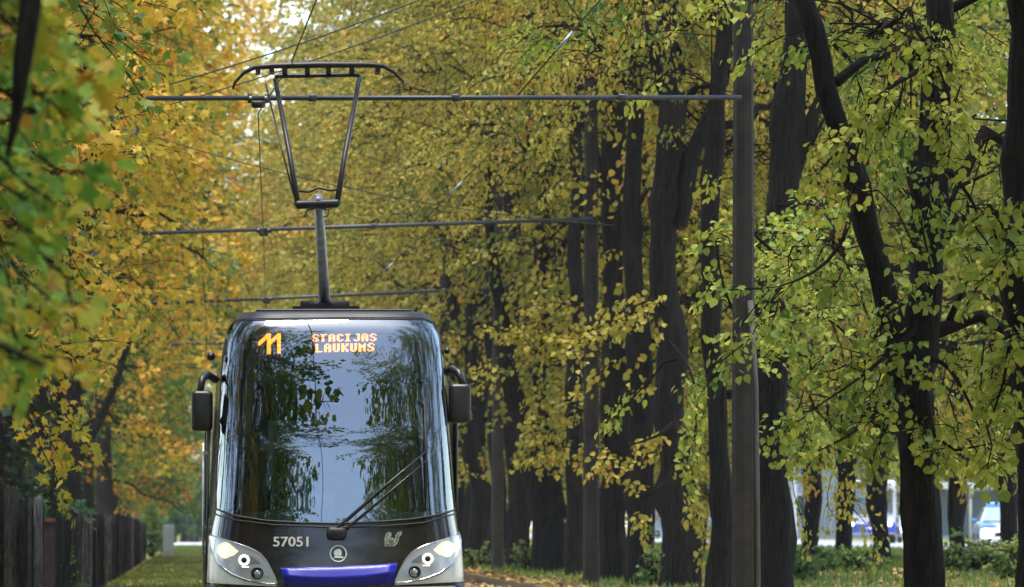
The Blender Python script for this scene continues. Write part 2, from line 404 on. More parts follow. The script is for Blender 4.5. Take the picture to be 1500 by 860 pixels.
def panel(name, poly_px, off, mt, parent, step=.035, skirt=.02, holes=(), px=True, smooth=True):
    """a piece of the cab skin bounded by a polygon, following the curved front"""
    poly = [tp(*q) for q in poly_px] if px else list(poly_px)
    # densify
    d = []
    for a, b in zip(poly, poly[1:] + poly[:1]):
        n = max(1, int(math.dist(a, b) / step))
        d += [(a[0] + (b[0] - a[0]) * k / n, a[1] + (b[1] - a[1]) * k / n) for k in range(n)]
    def inside(x, z):
        c = False
        for (x1, z1), (x2, z2) in zip(d, d[1:] + d[:1]):
            if (z1 > z) != (z2 > z) and x < (x2 - x1) * (z - z1) / (z2 - z1) + x1: c = not c
        return c
    xs = [p[0] for p in d]; zs = [p[1] for p in d]; pts = [Vector(p) for p in d]
    x = min(xs) + step * .5
    while x < max(xs):
        z = min(zs) + step * .5
        while z < max(zs):
            if inside(x, z) and min(abs(x - q[0]) + abs(z - q[1]) for q in d) > step * .45: pts.append(Vector((x, z)))
            z += step
        x += step
    n = len(d)
    v, e, f, *_ = delaunay_2d_cdt(pts, [(i, (i + 1) % n) for i in range(n)], [list(range(n))], 1, 1e-6)
    mb = MB()
    cl = lambda q: (max(-hw(q[1]) + .001, min(hw(q[1]) - .001, q[0])), max(.26, min(3.595, q[1])))
    mb.add([surf(*cl(q), off) for q in v], f, smooth)
    if skirt:
        dd = [cl(q) for q in d]; A = [surf(*q, off) for q in dd]; B = [surf(*q, off - skirt) for q in dd]
        mb.add(A + B, [(i, (i + 1) % n, n + (i + 1) % n, n + i) for i in range(n)])
    return mb.build(name, mt, parent)

M_BLACK = mat('tram_black_gloss', (.010, .009, .009), .16, spec=.5, coat=.45, rough_var=.1, noise_scale=2.2, noise_amt=.3, c2=(.030, .025, .021))
M_ROOFB = mat('tram_roof_dark', (.010, .010, .016), .5, spec=.5, rough_var=.08, noise_scale=4)
M_WHITE = mat('tram_white_paint', (.50, .49, .46), .3, coat=.3, noise_amt=.06, noise_scale=3.5, rough_var=.1, c2=(.68, .69, .70))
M_BLUE = mat('tram_blue_paint', (.004, .010, .36), .4, spec=.35, coat=.1, noise_amt=.15, noise_scale=5)
M_SILV = mat('headlight_silver', (.48, .50, .55), .3, metal=.4, coat=.8, noise_amt=.08)
M_CHROME = mat('chrome', (.8, .8, .82), .08, metal=1)
M_RUB = mat('black_rubber', (.014, .014, .015), .55)
M_PLAS = mat('black_plastic', (.018, .018, .02), .38)
M_STEEL = mat('dark_steel', (.030, .028, .03), .42, metal=.5)
M_GREY = mat('pantograph_grey', (.36, .38, .44), .38, metal=.4, noise_amt=.35, noise_scale=14)
M_PORC = mat('insulator', (.35, .33, .33), .3)
M_LAMP = mat('lamp_lit_warm', (1, .9, .7), .3, emit=(1, .86, .62), emit_s=2.4)
M_LAMP2 = mat('lamp_glow_warm', (.5, .42, .3), .3, emit=(1, .78, .50), emit_s=.34)
M_DRL = mat('ring_lit', (1, .95, .85), .3, emit=(1, .90, .78), emit_s=.5)
M_LED = mat('led_orange', (.9, .3, .05), .5, emit=(1, .24, .008), emit_s=2.1)
M_LEDB = mat('display_board', (.012, .010, .010), .6)
M_INT = mat('cab_grey', (.10, .13, .135), .6, noise_amt=.15)
M_DASH = mat('dashboard', (.30, .40, .41), .6, noise_amt=.2)
M_FRM = mat('partition_frame', (.62, .63, .58), .5)
M_DARKGL = mat('side_window_glass', (.02, .03, .035), .05, spec=.8)
M_CREAM = mat('number_vinyl', (.62, .60, .55), .45)

def glass_mat(name, tint, refl_min, ior=1.55):
    m = bpy.data.materials.new(name); m.use_nodes = True; nt = m.node_tree; N = nt.nodes; L = nt.links
    N.remove(N['Principled BSDF']); out = N['Material Output']
    tr = N.new('ShaderNodeBsdfTransparent'); tr.inputs['Color'].default_value = (*tint, 1)
    gl = N.new('ShaderNodeBsdfGlossy'); gl.inputs['Roughness'].default_value = 0.0; gl.inputs['Color'].default_value = (.82, .92, 1, 1)
    fr = N.new('ShaderNodeFresnel'); fr.inputs['IOR'].default_value = ior
    mr = N.new('ShaderNodeMapRange'); mr.inputs['To Min'].default_value = refl_min; mr.inputs['To Max'].default_value = 1.0
    L.new(fr.outputs[0], mr.inputs['Value'])
    tc = N.new('ShaderNodeTexCoord'); nz = N.new('ShaderNodeTexNoise'); nz.inputs['Scale'].default_value = 1.6; nz.inputs['Detail'].default_value = 1.5
    bp = N.new('ShaderNodeBump'); bp.inputs['Strength'].default_value = .06; bp.inputs['Distance'].default_value = .012
    L.new(tc.outputs['Object'], nz.inputs['Vector']); L.new(nz.outputs['Fac'], bp.inputs['Height']); L.new(bp.outputs[0], gl.inputs['Normal'])
    mx = N.new('ShaderNodeMixShader'); L.new(mr.outputs[0], mx.inputs[0]); L.new(tr.outputs[0], mx.inputs[1]); L.new(gl.outputs[0], mx.inputs[2])
    L.new(mx.outputs[0], out.inputs['Surface']); return m
M_GLASS = glass_mat('windscreen_glass', (.55, .66, .66), .185)

tram = thing('tram', 'black-fronted tram with blue bumper strip, raised pantograph and lit orange destination display', 'tram', (XT, DT, 0))

# windscreen outline in photo pixels
GL_TOP = [(325, 490), (331, 478), (344, 472), (492, 468), (622, 469), (636, 476), (642, 488)]
GL_R = [(645, 515), (649, 560), (655, 640), (661, 710), (665, 747)]
GL_BOT = [(640, 755), (600, 761), (550, 765), (492, 767), (440, 766), (390, 763), (345, 756), (318, 746)]
GL_L = [(317, 710), (318, 640), (320, 560), (324, 515)]
gl_poly = [tp(*q) for q in GL_TOP + GL_R + GL_BOT + GL_L]
def in_poly(x, z, d, sh=1.0, c=(0, 2.4)):
    x = c[0] + (x - c[0]) / sh; z = c[1] + (z - c[1]) / sh; r = False
    for (x1, z1), (x2, z2) in zip(d, d[1:] + d[:1]):
        if (z1 > z) != (z2 > z) and x < (x2 - x1) * (z - z1) / (z2 - z1) + x1: r = not r
    return r
# cab shell with the window opening
mb = MB(); NU, NZ = 180, 200
grid = {}
zs = [.25 + (3.6 - .25) * j / NZ for j in range(NZ + 1)]
us = [math.sin(math.pi / 2 * (-1 + 2 * i / NU)) for i in range(NU + 1)]
vs = [surf(us[i] * hw(zs[j]), zs[j]) for j in range(NZ + 1) for i in range(NU + 1)]
fsb = []; fsw = []
for j in range(NZ):
    for i in range(NU):
        x = .5 * (us[i] + us[i + 1]) * hw(zs[j]); z = .5 * (zs[j] + zs[j + 1])
        if in_poly(x, z, gl_poly, .985): continue
        a = j * (NU + 1) + i; f = (a, a + 1, a + NU + 2, a + NU + 1)
        (fsw if z < .86 else fsb).append(f)
mb.add(vs, fsb, True); mb.build('front_mask', M_BLACK, tram)
mb = MB(); mb.add([v for v in vs], fsw, True); mb.build('lower_apron', M_WHITE, tram)
gl = panel('windscreen', gl_poly, .006, M_GLASS, tram, step=.05, skirt=0, px=False)
# rubber seal round the glass and the seam under it
def skin_tube(pts_px, r, off, closed=False, step=.05):
    q = [tp(*p) for p in pts_px]
    if closed: q.append(q[0])
    d = []
    for a, b in zip(q, q[1:]):
        n = max(1, int(math.dist(a, b) / step)); d += [(a[0] + (b[0] - a[0]) * k / n, a[1] + (b[1] - a[1]) * k / n) for k in range(n)]
    d.append(q[-1]); return [surf(max(-hw(z) + .002, min(hw(z) - .002, x)), z, off) for x, z in d]
mb = MB(); mb.tube(skin_tube(GL_TOP + GL_R + GL_BOT + GL_L, 0, .004, True), .011, 6); mb.build('windscreen_seal', M_RUB, gl)
mb = MB(); mb.tube(skin_tube([(310, 752), (345, 762), (400, 769), (492, 773), (560, 771), (620, 766), (668, 752)], 0, .004), .008, 6); mb.build('mask_seam', M_RUB, tram)
# top roof lip in front
panel('roof_lip', [(340, 471), (342, 463), (354, 457), (492, 455), (618, 455), (630, 462), (635, 473), (618, 467), (492, 466)], .012, M_ROOFB, tram, step=.04)

# body: three cars with bellows
def ring(y, w, top=3.6, low=.32, first=False):
    pts = []
    for z in np.linspace(low, 3.05, 12): pts.append((-min(w, hw(z) + .05), z))
    for z in np.linspace(3.1, top - .015, 8): pts.append((-min(w, hw(min(z, 3.59)) + .02), z))
    for x in np.linspace(-.72, .72, 7): pts.append((x, top))
    n = len(pts) - 3
    out = [(x, y, z) for x, z in pts]
    right = [(-x, y, z) for x, y, z in reversed(out[:20])]
    return out + right
def first_ring():
    r = ring(0, 1.25); o = []
    for (x, y, z) in r:
        zz = min(z, 3.59); s = 1 if x > 0 else -1
        if z < 3.59: h = hw(zz); o.append((s * h, surf(h, zz).y, z))
        else: xx = max(-hw(3.59), min(hw(3.59), x)); o.append((xx, surf(xx, 3.59).y, 3.6))
    return o
def loft(rings, mb):
    n = len(rings[0]); vs = [p for r in rings for p in r]
    mb.add(vs, [(a * n + i, a * n + i + 1, (a + 1) * n + i + 1, (a + 1) * n + i) for a in range(len(rings) - 1) for i in range(n - 1)], True)
body = None
segs = [(0, 9.6), (10.3, 20.6), (21.3, 30.6)]
for k, (y0, y1) in enumerate(segs):
    mb = MB()
    rs = [first_ring(), ring(1.7, 1.26), ring(y1, 1.26)] if k == 0 else [ring(y0, 1.26), ring(y1, 1.26)]
    loft(rs, mb)
    for yy in ([y1] if k == 0 else [y0, y1]):
        r = ring(yy, 1.26); mb.add(r, [tuple(range(len(r)))])
    o = mb.build('body', M_BLACK, tram) if True else None
    if k == 0: body = o
    # lower white side, window band, doors
    a0 = 1.75 if k == 0 else y0 + .1
    for s in (-1, 1):
        m2 = MB(); m2.box((s * 1.268, (a0 + y1 - .1) / 2, .86), (.02, y1 - .1 - a0, 1.0)); m2.build('side_panel', M_WHITE, o)
        m2 = MB(); m2.box((s * 1.272, (a0 + y1 - .1) / 2, .34), (.03, y1 - .1 - a0, .10)); m2.build('skirt_stripe', M_BLUE, o)
        L_ = y1 - .3 - a0; nwin = 5
        for w in range(nwin):
            m2 = MB(); m2.rbox((s * 1.266, a0 + .1 + L_ * (w + .5) / nwin, 2.12), (.026, L_ / nwin - .12, 1.15), .01); m2.build('side_window', M_DARKGL, o)
        m2 = MB(); yd = a0 + L_ * .5; m2.box((s * 1.283, yd, 1.55), (.02, 1.3, 2.35)); d = m2.build('door', M_ROOFB, o)
    m2 = MB()
    for yy in (y0 + 2.6, y0 + 4.4):
        for s in (-1, 1): m2.lathe((s * .72, yy, .30), [(0, -.06), (.27, -.06), (.30, 0), (.27, .06), (0, .06)], 'x', 20)
        m2.tube([(-.72, yy, .30), (.72, yy, .30)], .06, 8)
    m2.box((0, y0 + 3.5, .42), (1.3, 2.6, .14)); m2.build('bogie', M_STEEL, o)
for (y0, y1) in ((9.6, 10.3), (20.6, 21.3)):
    mb = MB(); rs = []
    for i in range(15):
        rs.append([(x * (.97 if i % 2 else .93), y0 + (y1 - y0) * i / 14, .3 + (z - .3) * (.985 if i % 2 else .965)) for x, y, z in ring(0, 1.24)])
    loft(rs, mb); mb.build('bellows', M_RUB, tram)
# roof equipment boxes with dark fairings
mb = MB()
for yy, l in ((6.7, 2.6), (13.5, 3.4), (18, 2.2), (25, 4)): mb.rbox((0, yy, 3.70), (1.5, l, .2), .05)
mb.build('roof_equipment', M_ROOFB, tram)
mb = MB(); mb.rbox((0, 1.75, 3.615), (1.56, 1.1, .05), .015); mb.build('front_roof_panel', M_ROOFB, tram)

# headlight units and paint panels
def flip(pts): return [(984 - x + 0, y + 2) for x, y in pts]
HL = [(676, 782), (660, 787), (644, 792), (626, 798), (611, 804), (602, 810), (594, 819), (588, 830), (582, 842), (578, 853), (592, 853), (605, 851), (620, 848), (632, 844), (644, 839), (653, 832), (662, 825), (669, 812), (673, 800)]
WP = [(677, 779), (679, 800), (681, 825), (682, 851), (640, 854), (605, 856), (578, 857), (579, 854), (605, 853), (625, 849), (645, 841), (662, 827), (670, 813), (674, 800)]
BS = [(412, 832), (450, 831), (492, 830), (540, 828), (581, 825), (579, 840), (576, 855), (540, 857), (492, 858), (450, 858), (419, 857), (415, 845)]
for side in (0, 1):
    fl = (lambda q: q) if side == 0 else flip
    panel('corner_panel', fl(WP), .010, M_WHITE, tram, step=.03)
    h = panel('headlight', fl(HL), .014, M_SILV, tram, step=.022)
    rim = [fl([q])[0] for q in HL]; m2 = MB(); m2.tube(skin_tube(rim, 0, .013, True, .03), .006, 6); m2.build('headlight_rim', M_CHROME if side == 0 else M_SILV, h)
    def on(px, py, off=.018):
        x, z = tp(*fl([(px, py)])[0]); return surf(x, z, off)
    def basis(px, py):
        x, z = tp(*fl([(px, py)])[0]); a = surf(x, z, 0); b = surf(x, z, .05); return (b - a).normalized()
    def cup(c, n, prof, seg=28, sx=1.0, sk=0.0):
        q = n.to_track_quat('Z', 'Y').to_matrix(); n_ = len(prof); vs_ = []; m3 = MB()
        for (r, hh) in prof:
            for k in range(seg):
                a = 2 * math.pi * k / seg
                vs_.append(Vector(c) + q @ Vector((r * math.cos(a) * sx, r * math.sin(a), hh)))
        m3.add(vs_, [(i * seg + k, i * seg + (k + 1) % seg, (i + 1) * seg + (k + 1) % seg, (i + 1) * seg + k) for i in range(n_ - 1) for k in range(seg)], True)
        return m3
    n1 = (basis(652, 805) + Vector((0, -1.2, 0))).normalized()
    c = on(652, 805)
    cup(c, n1, [(.078, -.004), (.080, .012), (.066, .006), (.056, -.008), (.030, -.012), (.0, -.012)]).build('main_lamp', M_LAMP2, h)
    cup(c - n1 * .002, n1, [(.044, .004), (.03, .012), (0, .014)]).build('lamp_bulb', M_LAMP, h)
    # teardrop brow beside the main lamp
    panel('lamp_bezel', fl([(641, 812), (634, 806), (642, 799), (650, 795), (660, 795), (664, 800), (664, 808), (658, 814), (650, 815)]), .016, M_LAMP2, h, step=.02, skirt=.004)
    c = on(626, 819, .02); n2 = (basis(626, 819) + Vector((0, -1.2, 0))).normalized()
    cup(c, n2, [(.052, 0), (.054, .010), (.046, .014), (.034, .010), (.030, .0)]).build('ring_light', M_DRL, h)
    cup(c, n2, [(.030, .0), (.018, .012), (0, .014)]).build('ring_centre', M_STEEL, h)
    panel('ring_bar', fl([(619, 829.5), (629, 829.5), (630, 828), (619, 828)]), .018, M_DRL, h, step=.02, skirt=.003)
    panel('lamp_recess', fl([(617, 824), (602, 824), (606, 820), (618, 812)]), .017, mat('recess_grey', (.16, .17, .18), .4), h, step=.02, skirt=.002)
    c = on(607, 838, .018); n3 = (basis(607, 838) + Vector((0, -1.2, 0))).normalized()
    cup(c, n3, [(.062, -.002), (.06, .008), (.05, .012), (.044, -.004), (.0, -.006)]).build('lamp_socket', M_STEEL, h)
    cup(c, n3, [(.034, .002), (.026, .012), (0, .018)]).build('turn_lamp', mat('turn_lens', (.45, .47, .5), .1, metal=.6, coat=1), h)
    panel('lamp_recess', fl([(602, 831), (600, 844), (590, 842), (587, 838), (593, 834)]), .017, mat('recess_light', (.4, .5, .6), .3, metal=.5), h, step=.02, skirt=.002)
top_ = [(411, 832), (450, 831), (492, 830), (540, 828), (582, 825)]; bot_ = [(418, 858), (450, 859), (492, 859), (540, 858), (577, 856)]
vs_ = []; nn_ = 48; prof_ = [(0, .0), (.02, .022), (.14, .034), (.34, .062), (.42, .070), (.50, .064), (.80, .040), (.97, .03), (1, .0)]
for i in range(nn_ + 1):
    t = i / nn_; e_ = min(1, 12 * min(t, 1 - t) + .25)
    xa = np.interp(t * 4, range(5), [q[0] for q in top_]); ya = np.interp(t * 4, range(5), [q[1] for q in top_]); xb = np.interp(t * 4, range(5), [q[0] for q in bot_]); yb = np.interp(t * 4, range(5), [q[1] for q in bot_])
    for v_, o_ in prof_:
        sag = 5 * (1 - (2 * t - 1) ** 2) * (1 - abs(v_ - .4) / .6) if 0 < v_ < 1 else 0
        x_, z_ = tp(xa + (xb - xa) * v_, ya + (yb - ya) * v_ + sag); vs_.append(surf(x_, z_, .004 + o_ * e_))
k_ = len(prof_); mb = MB(); mb.add(vs_, [(i * k_ + j, i * k_ + j + 1, (i + 1) * k_ + j + 1, (i + 1) * k_ + j) for i in range(nn_) for j in range(k_ - 1)], True); bs = mb.build('bumper_strip', M_BLUE, tram)
panel('lower_bumper', [(305, 860), (400, 862), (492, 862), (580, 860), (681, 857), (680, 905), (492, 912), (306, 905)], .012, M_WHITE, tram, step=.05)
panel('bumper_corner', [(668, 857), (682, 855), (682, 900), (655, 900), (656, 866)], .018, M_BLUE, tram, step=.03)
panel('bumper_corner', flip([(668, 857), (682, 855), (682, 900), (655, 900), (656, 866)]), .018, M_BLUE, tram, step=.03)

# fleet number, round emblem, city emblem
def text_mesh(s, size):
    cu = bpy.data.curves.new('t', 'FONT'); cu.body = s; cu.size = size; cu.resolution_u = 3
    ob = bpy.data.objects.new('t', cu); COL.objects.link(ob); bpy.context.view_layer.update()
    me = bpy.data.meshes.new_from_object(ob.evaluated_get(bpy.context.evaluated_depsgraph_get()))
    bpy.data.objects.remove(ob); v = [tuple(q.co) for q in me.vertices]; f = [tuple(p.vertices) for p in me.polygons]
    bpy.data.meshes.remove(me); return v, f
def skin_text(name, s, px0, px1, py0, py1, mt, parent, bold=0.0, off=.008):
    v, f = text_mesh(s, 1.0); xs = [q[0] for q in v]; ys = [q[1] for q in v]
    x0, z1 = tp(px0, py0); x1, z0 = tp(px1, py1); m3 = MB()
    for dx, dz, do in ((0, 0, 0), (bold, 0, .0004), (0, bold * .6, .0008), (bold, bold * .6, .0012)):
        q = [surf(x0 + (a[0] - min(xs)) / (max(xs) - min(xs)) * (x1 - x0) + dx, z0 + (a[1] - min(ys)) / (max(ys) - min(ys)) * (z1 - z0) + dz, off + do) for a in v]
        m3.add(q, f)
    return m3.build(name, mt, parent)
skin_text('fleet_number', '57051', 400, 451, 787, 801, M_CREAM, tram, .006)
ex, ez = tp(495.5, 811.5)
em = MB(); R_ = .078
ringp = [surf(ex + R_ * math.cos(a), ez + R_ * math.sin(a), .010) for a in np.linspace(0, 2 * math.pi, 41)]
em.tube(ringp, .007, 6, False); emb = em.build('round_emblem', mat('emblem_white', (.85, .87, .88), .35), tram)
panel('emblem_field', [(ex + (R_ - .008) * math.cos(a), ez + (R_ - .008) * math.sin(a)) for a in np.linspace(0, 2 * math.pi, 32)[:-1]], .007, mat('emblem_dark', (.03, .06, .05), .35), emb, step=.02, skirt=.003, px=False)
def epx(zx, zy): return (440 + zx / 8.333, 760 + zy / 8.333)
MW = MATS['emblem_white']
panel('winged_arrow', [epx(*q) for q in [(408, 478), (410, 462), (425, 462), (418, 440), (405, 425), (412, 415), (402, 402), (420, 400), (414, 385), (432, 385), (430, 370), (450, 376), (460, 364), (480, 368), (498, 385), (505, 410), (502, 440), (490, 460), (525, 462), (530, 472), (522, 482)]], .010, MW, emb, step=.02, skirt=.003)
panel('arrow_gap', [epx(*q) for q in [(452, 452), (462, 436), (472, 452)]], .013, MATS['emblem_dark'], emb, step=.02, skirt=.001)
CE = mat('city_emblem_grey', (.30, .33, .27), .45)
ce = panel('city_emblem', [epx(*q) for q in [(1030, 340), (1028, 290), (1028, 240), (1040, 195), (1062, 172), (1090, 164), (1112, 178), (1108, 212), (1092, 235), (1128, 232), (1150, 256), (1160, 205), (1185, 168), (1236, 153), (1234, 200), (1208, 218), (1200, 265), (1180, 310), (1150, 335), (1120, 340)]], .008, CE, tram, step=.02, skirt=.003)
m3 = MB()
for pl in ([(1046, 240), (1056, 200), (1086, 184)], [(1048, 330), (1044, 290), (1066, 262), (1072, 240)], [(1085, 300), (1085, 250), (1112, 250), (1114, 272), (1088, 276), (1120, 304)], [(1138, 268), (1124, 258), (1130, 292), (1150, 306)], [(1170, 240), (1186, 196), (1218, 172)], [(1050, 318), (1130, 318)], [(1162, 290), (1184, 248), (1196, 214)]):
    m3.tube([surf(*tp(*epx(*q)), .0115) for q in pl], .0028, 4)
m3.build('emblem_lines', mat('emblem_line', (.02, .03, .02), .5), ce)

# wiper: two parallel arms and an upright blade
def tpo(px, py, off=.04): x, z = tp(px, py); return surf(x, z, off)
w = MB(); w.tube([tpo(489, 782, .03), tpo(497, 772, .05), tpo(557, 719, .06), tpo(621, 664, .05)], [.016, .014, .011, .009], 8)
wo = w.build('wiper', M_PLAS, tram)
w = MB(); w.tube([tpo(500, 783, .03), tpo(510, 773, .05), tpo(560, 731, .06), tpo(623, 676, .05)], [.012, .010, .008, .007], 8); w.build('second_arm', M_PLAS, wo)
w = MB(); w.tube([tpo(621, 585, .02), tpo(622, 664, .035), tpo(623, 748, .02)], [.008, .013, .008], 6); w.build('wiper_blade', M_RUB, wo)
w = MB(); w.rbox(tuple(tpo(493, 782, .02)), (.20, .10, .12), .04); w.build('wiper_hub', M_RUB, wo)

# mirrors
for s, bx, arm, knob in ((1, (673.5, 591, 33, 58), [(650, 548), (662, 541), (672, 546), (679, 565)], (655, 514, 5)),
                         (-1, (296, 602, 32, 60), [(316, 556), (304, 549), (296, 556), (293, 575)], (309, 522, 7))):
    def mp(px, py, y=.95): ss = F / (DT + y); return Vector(((px - VX) / ss - XT, y, CH + (VY - py) / ss))
    m3 = MB(); c = mp(bx[0], bx[1]); m3.rbox(tuple(c), (bx[2] / 148, .13, bx[3] / 148), .045, 5); mo = m3.build('mirror', M_PLAS, tram)
    m3 = MB(); m3.tube([mp(arm[0][0], arm[0][1], 1.35), mp(arm[1][0], arm[1][1], 1.15), mp(arm[2][0], arm[2][1], 1.0), mp(*arm[3])], [.04, .04, .038, .035], 10); m3.build('mirror_arm', M_PLAS, mo)
    m3 = MB(); m3.box((c.x, c.y + .07, c.z), (bx[2] / 148 - .04, .01, bx[3] / 148 - .06)); m3.build('mirror_glass', M_CHROME, mo)
    m3 = MB(); m3.lathe(tuple(mp(knob[0], knob[1], 1.2)), [(0, -.05), (knob[2] / 200, -.04), (knob[2] / 150, 0), (knob[2] / 200, .04), (0, .05)], 'y', 14); m3.build('side_camera', M_PLAS, tram)
# grab rails along the left corner, seen edge-on
m3 = MB(); m3.tube([(-1.285, .75, .7), (-1.275, .85, 1.4), (-1.24, .95, 2.6)], .010, 8); m3.build('corner_handrail', M_STEEL, tram)
m3 = MB(); m3.tube([(-1.31, 1.55, .7), (-1.31, 1.6, 2.3)], .013, 8)
for z in (.75, 1.2, 1.45, 2.2): m3.box((-1.29, 1.57, z), (.05, .03, .03))
m3.build('door_handrail', M_GREY, tram)

# cab interior
m3 = MB(); m3.box((0, 1.5, .88), (2.2, 2.2, .06)); m3.box((0, 2.55, 2.1), (1.9, .04, 2.5)); m3.box((0, 1.9, 3.48), (1.6, 1.3, .04)); m3.box((-1.1, 1.5, 1.2), (.05, 1.9, .8)); m3.box((1.1, 1.5, 1.2), (.05, 1.9, .8)); m3.build('cab_interior', M_INT, tram)
# dashboard follows the screen
vs_ = []; n = 22
for i in range(n + 1):
    x = -1.04 + 2.08 * i / n; y0 = surf(x, 1.56).y + .05
    vs_ += [(x, y0, 1.50), (x, y0 + .12, 1.62 - .05 * abs(x)), (x, max(y0 + .2, 1.0), 1.64 - .05 * abs(x)), (x, max(y0 + .2, 1.0) + .02, 1.0)]
m3 = MB(); m3.add(vs_, [(i * 4 + k, i * 4 + k + 1, (i + 1) * 4 + k + 1, (i + 1) * 4 + k) for i in range(n) for k in range(3)], True)
m3.rbox((-.25, 1.0, 1.70), (.5, .25, .16), .04); da = m3.build('dashboard', M_DASH, tram)
m3 = MB(); m3.tube([mp2 for mp2 in (Vector((-1.06, .78, 1.62)), Vector((-1.0, .70, 1.8)), Vector((-.98, .76, 2.35)), Vector((-1.06, .9, 2.46)))], .02, 8); m3.build('grab_pole', M_GREY, tram)
# partition windows with pale frames
def frame(x0, z0, x1, z1, y, wd, mbx):
    for (c, d) in ((((x0 + x1) / 2, y, z0), (x1 - x0 + wd, .03, wd)), (((x0 + x1) / 2, y, z1), (x1 - x0 + wd, .03, wd)), ((x0, y, (z0 + z1) / 2), (wd, .034, z1 - z0)), ((x1, y, (z0 + z1) / 2), (wd, .034, z1 - z0))): mbx.box(c, d)
m3 = MB(); frame(-.62, 2.0, -.12, 2.52, 2.5, .05, m3); frame(-.05, 2.05, .28, 2.55, 2.5, .05, m3); m3.box((-.28, 2.5, 2.27), (.05, .03, .5)); m3.box((-.37, 2.5, 2.30), (.5, .03, .03)); m3.build('partition_window', M_FRM, tram)
m3 = MB(); m3.box((-.37, 2.515, 2.40), (.46, .01, .2)); m3.box((.11, 2.515, 2.45), (.30, .01, .2)); m3.build('partition_pane', mat('partition_pane', (.34, .40, .34), .3), tram)
# driver's seat
m3 = MB(); m3.rbox((-.33, 1.85, 1.95), (.48, .12, .8), .08); m3.rbox((-.33, 1.6, 1.42), (.5, .5, .14), .05); m3.tube([(-.33, 1.6, .9), (-.33, 1.6, 1.36)], .06, 10); m3.build('driver_seat', M_RUB, tram)

# destination display: rows of lit points behind the glass
FONT = {'S': ["01110", "11001", "11000", "01110", "00011", "10011", "01110"], 'T': ["11111", "01100", "01100", "01100", "01100", "01100", "01100"], 'A': ["01110", "11011", "11011", "11111", "11011", "11011", "11011"], 'C': ["01110", "11011", "11000", "11000", "11000", "11011", "01110"],
        'I': ["11110", "01100", "01100", "01100", "01100", "01100", "11110"], 'J': ["00111", "00011", "00011", "00011", "00011", "11011", "01110"], 'L': ["11000", "11000", "11000", "11000", "11000", "11000", "11111"], 'U': ["11011", "11011", "11011", "11011", "11011", "11011", "01110"],
        'K': ["11011", "11011", "11110", "11100", "11110", "11011", "11011"], 'M': ["10001", "11011", "11111", "11111", "11011", "11011", "11011"]}
ONE = ["0000000111", "0000001111", "0000011111", "0000111111", "0001111111", "0011110111", "0111100111", "1111000111", "1110000111", "1100000111", "0000000111", "0000000111", "0000000111", "0000000111", "0000000111", "0000000111", "0000000111"]
m3 = MB()
vsb = []; nb = 16
for i in range(nb + 1):
    x = -.80 + 1.6 * i / nb
    for z in (2.98, 3.38): vsb.append(surf(x, z, -.06))
m3.add(vsb, [(2 * i, 2 * i + 1, 2 * i + 3, 2 * i + 2) for i in range(nb)], True); disp = m3.build('destination_display', M_LEDB, tram)
def dots(rows, px0, px1, py0, py1, mbx, slope=0.0):
    nc = len(rows[0]); nr = len(rows); cw = (px1 - px0) / nc; ch = (py1 - py0) / nr
    for r, row in enumerate(rows):
        for c_, ch_ in enumerate(row):
            if ch_ != '1': continue
            xa = px0 + c_ * cw; ya = py0 + r * ch + slope * (xa - px0)
            q = []
            for (a, b) in ((.06, .06), (.94, .06), (.94, .94), (.06, .94)):
                x, z = tp(xa + a * cw, ya + b * ch - 3.5); q.append(surf(x, z, -.05))
            mbx.add(q, [(0, 1, 2, 3)])
def word(s): return ["0".join(FONT[c][r] for c in s) for r in range(7)]
m3 = MB(); dots(ONE, 376.5, 396, 488, 519, m3); dots(ONE, 392.5, 411, 488, 518, m3); m3.build('route_number', M_LED, disp)
m3 = MB(); dots(word('STACIJAS'), 457, 552, 489.5, 501, m3, -.012); m3.build('destination_line', M_LED, disp)
m3 = MB(); dots(word('LAUKUMS'), 462, 549, 504, 516.5, m3, -.018); m3.build('destination_line', M_LED, disp)

# pantograph
YP = 4.3
def pp(px, py, y=YP): ss = F / (DT + y); return Vector(((px - VX) / ss - XT, y, CH + (VY - py) / ss))
m3 = MB()
m3.tube([pp(440, 448), pp(512, 448)], .055, 10); m3.box(tuple(pp(476, 455)), (.7, 1.2, .05)); m3.box(tuple(pp(476, 452)), (.14, .3, .12))
pn = m3.build('pantograph', M_STEEL, tram)
m3 = MB(); m3.tube([pp(476, 446, YP + .1), pp(473, 400, YP - .25), pp(466, 288, YP - .9)], [.062, .056, .047], 14); m3.build('lower_arm', M_GREY, pn)
YA = YP - .9
m3 = MB(); m3.tube([pp(433, 296, YA), pp(436, 300, YA), pp(494, 298, YA), pp(497, 294, YA)], [.03, .045, .045, .03], 10)
m3.tube([pp(438, 280, YA), pp(452, 281, YA), pp(466, 275, YA), pp(484, 279, YA), pp(494, 278, YA)], .014, 6); m3.build('knee_axle', M_STEEL, pn)
m3 = MB(); m3.tube([pp(436, 298, YA), pp(425, 230, YA + .35), pp(403, 116, YP)], [.030, .028, .024], 10); m3.tube([pp(494, 296, YA), pp(505, 228, YA + .35), pp(527, 113, YP)], [.030, .028, .024], 10)
m3.tube([pp(403, 114, YP), pp(408, 111.5, YP), pp(522, 109.5, YP), pp(527, 113, YP)], .024, 10); m3.tube([pp(389, 122, YP), pp(412, 215, YA + .4), pp(430, 285, YA)], .010, 6); m3.build('upper_frame', M_STEEL, pn)
m3 = MB()
for dy in (-.16, .16):
    m3.tube([pp(341, 131, YP + dy), pp(344, 121, YP + dy), pp(357, 107, YP + dy), pp(372, 99, YP + dy), pp(400, 96.5, YP + dy), pp(466, 95, YP + dy), pp(540, 95, YP + dy), pp(562, 97, YP + dy), pp(577, 106, YP + dy), pp(592, 121, YP + dy)], [.012, .016, .020, .026, .030, .034, .030, .024, .018, .012], 8)
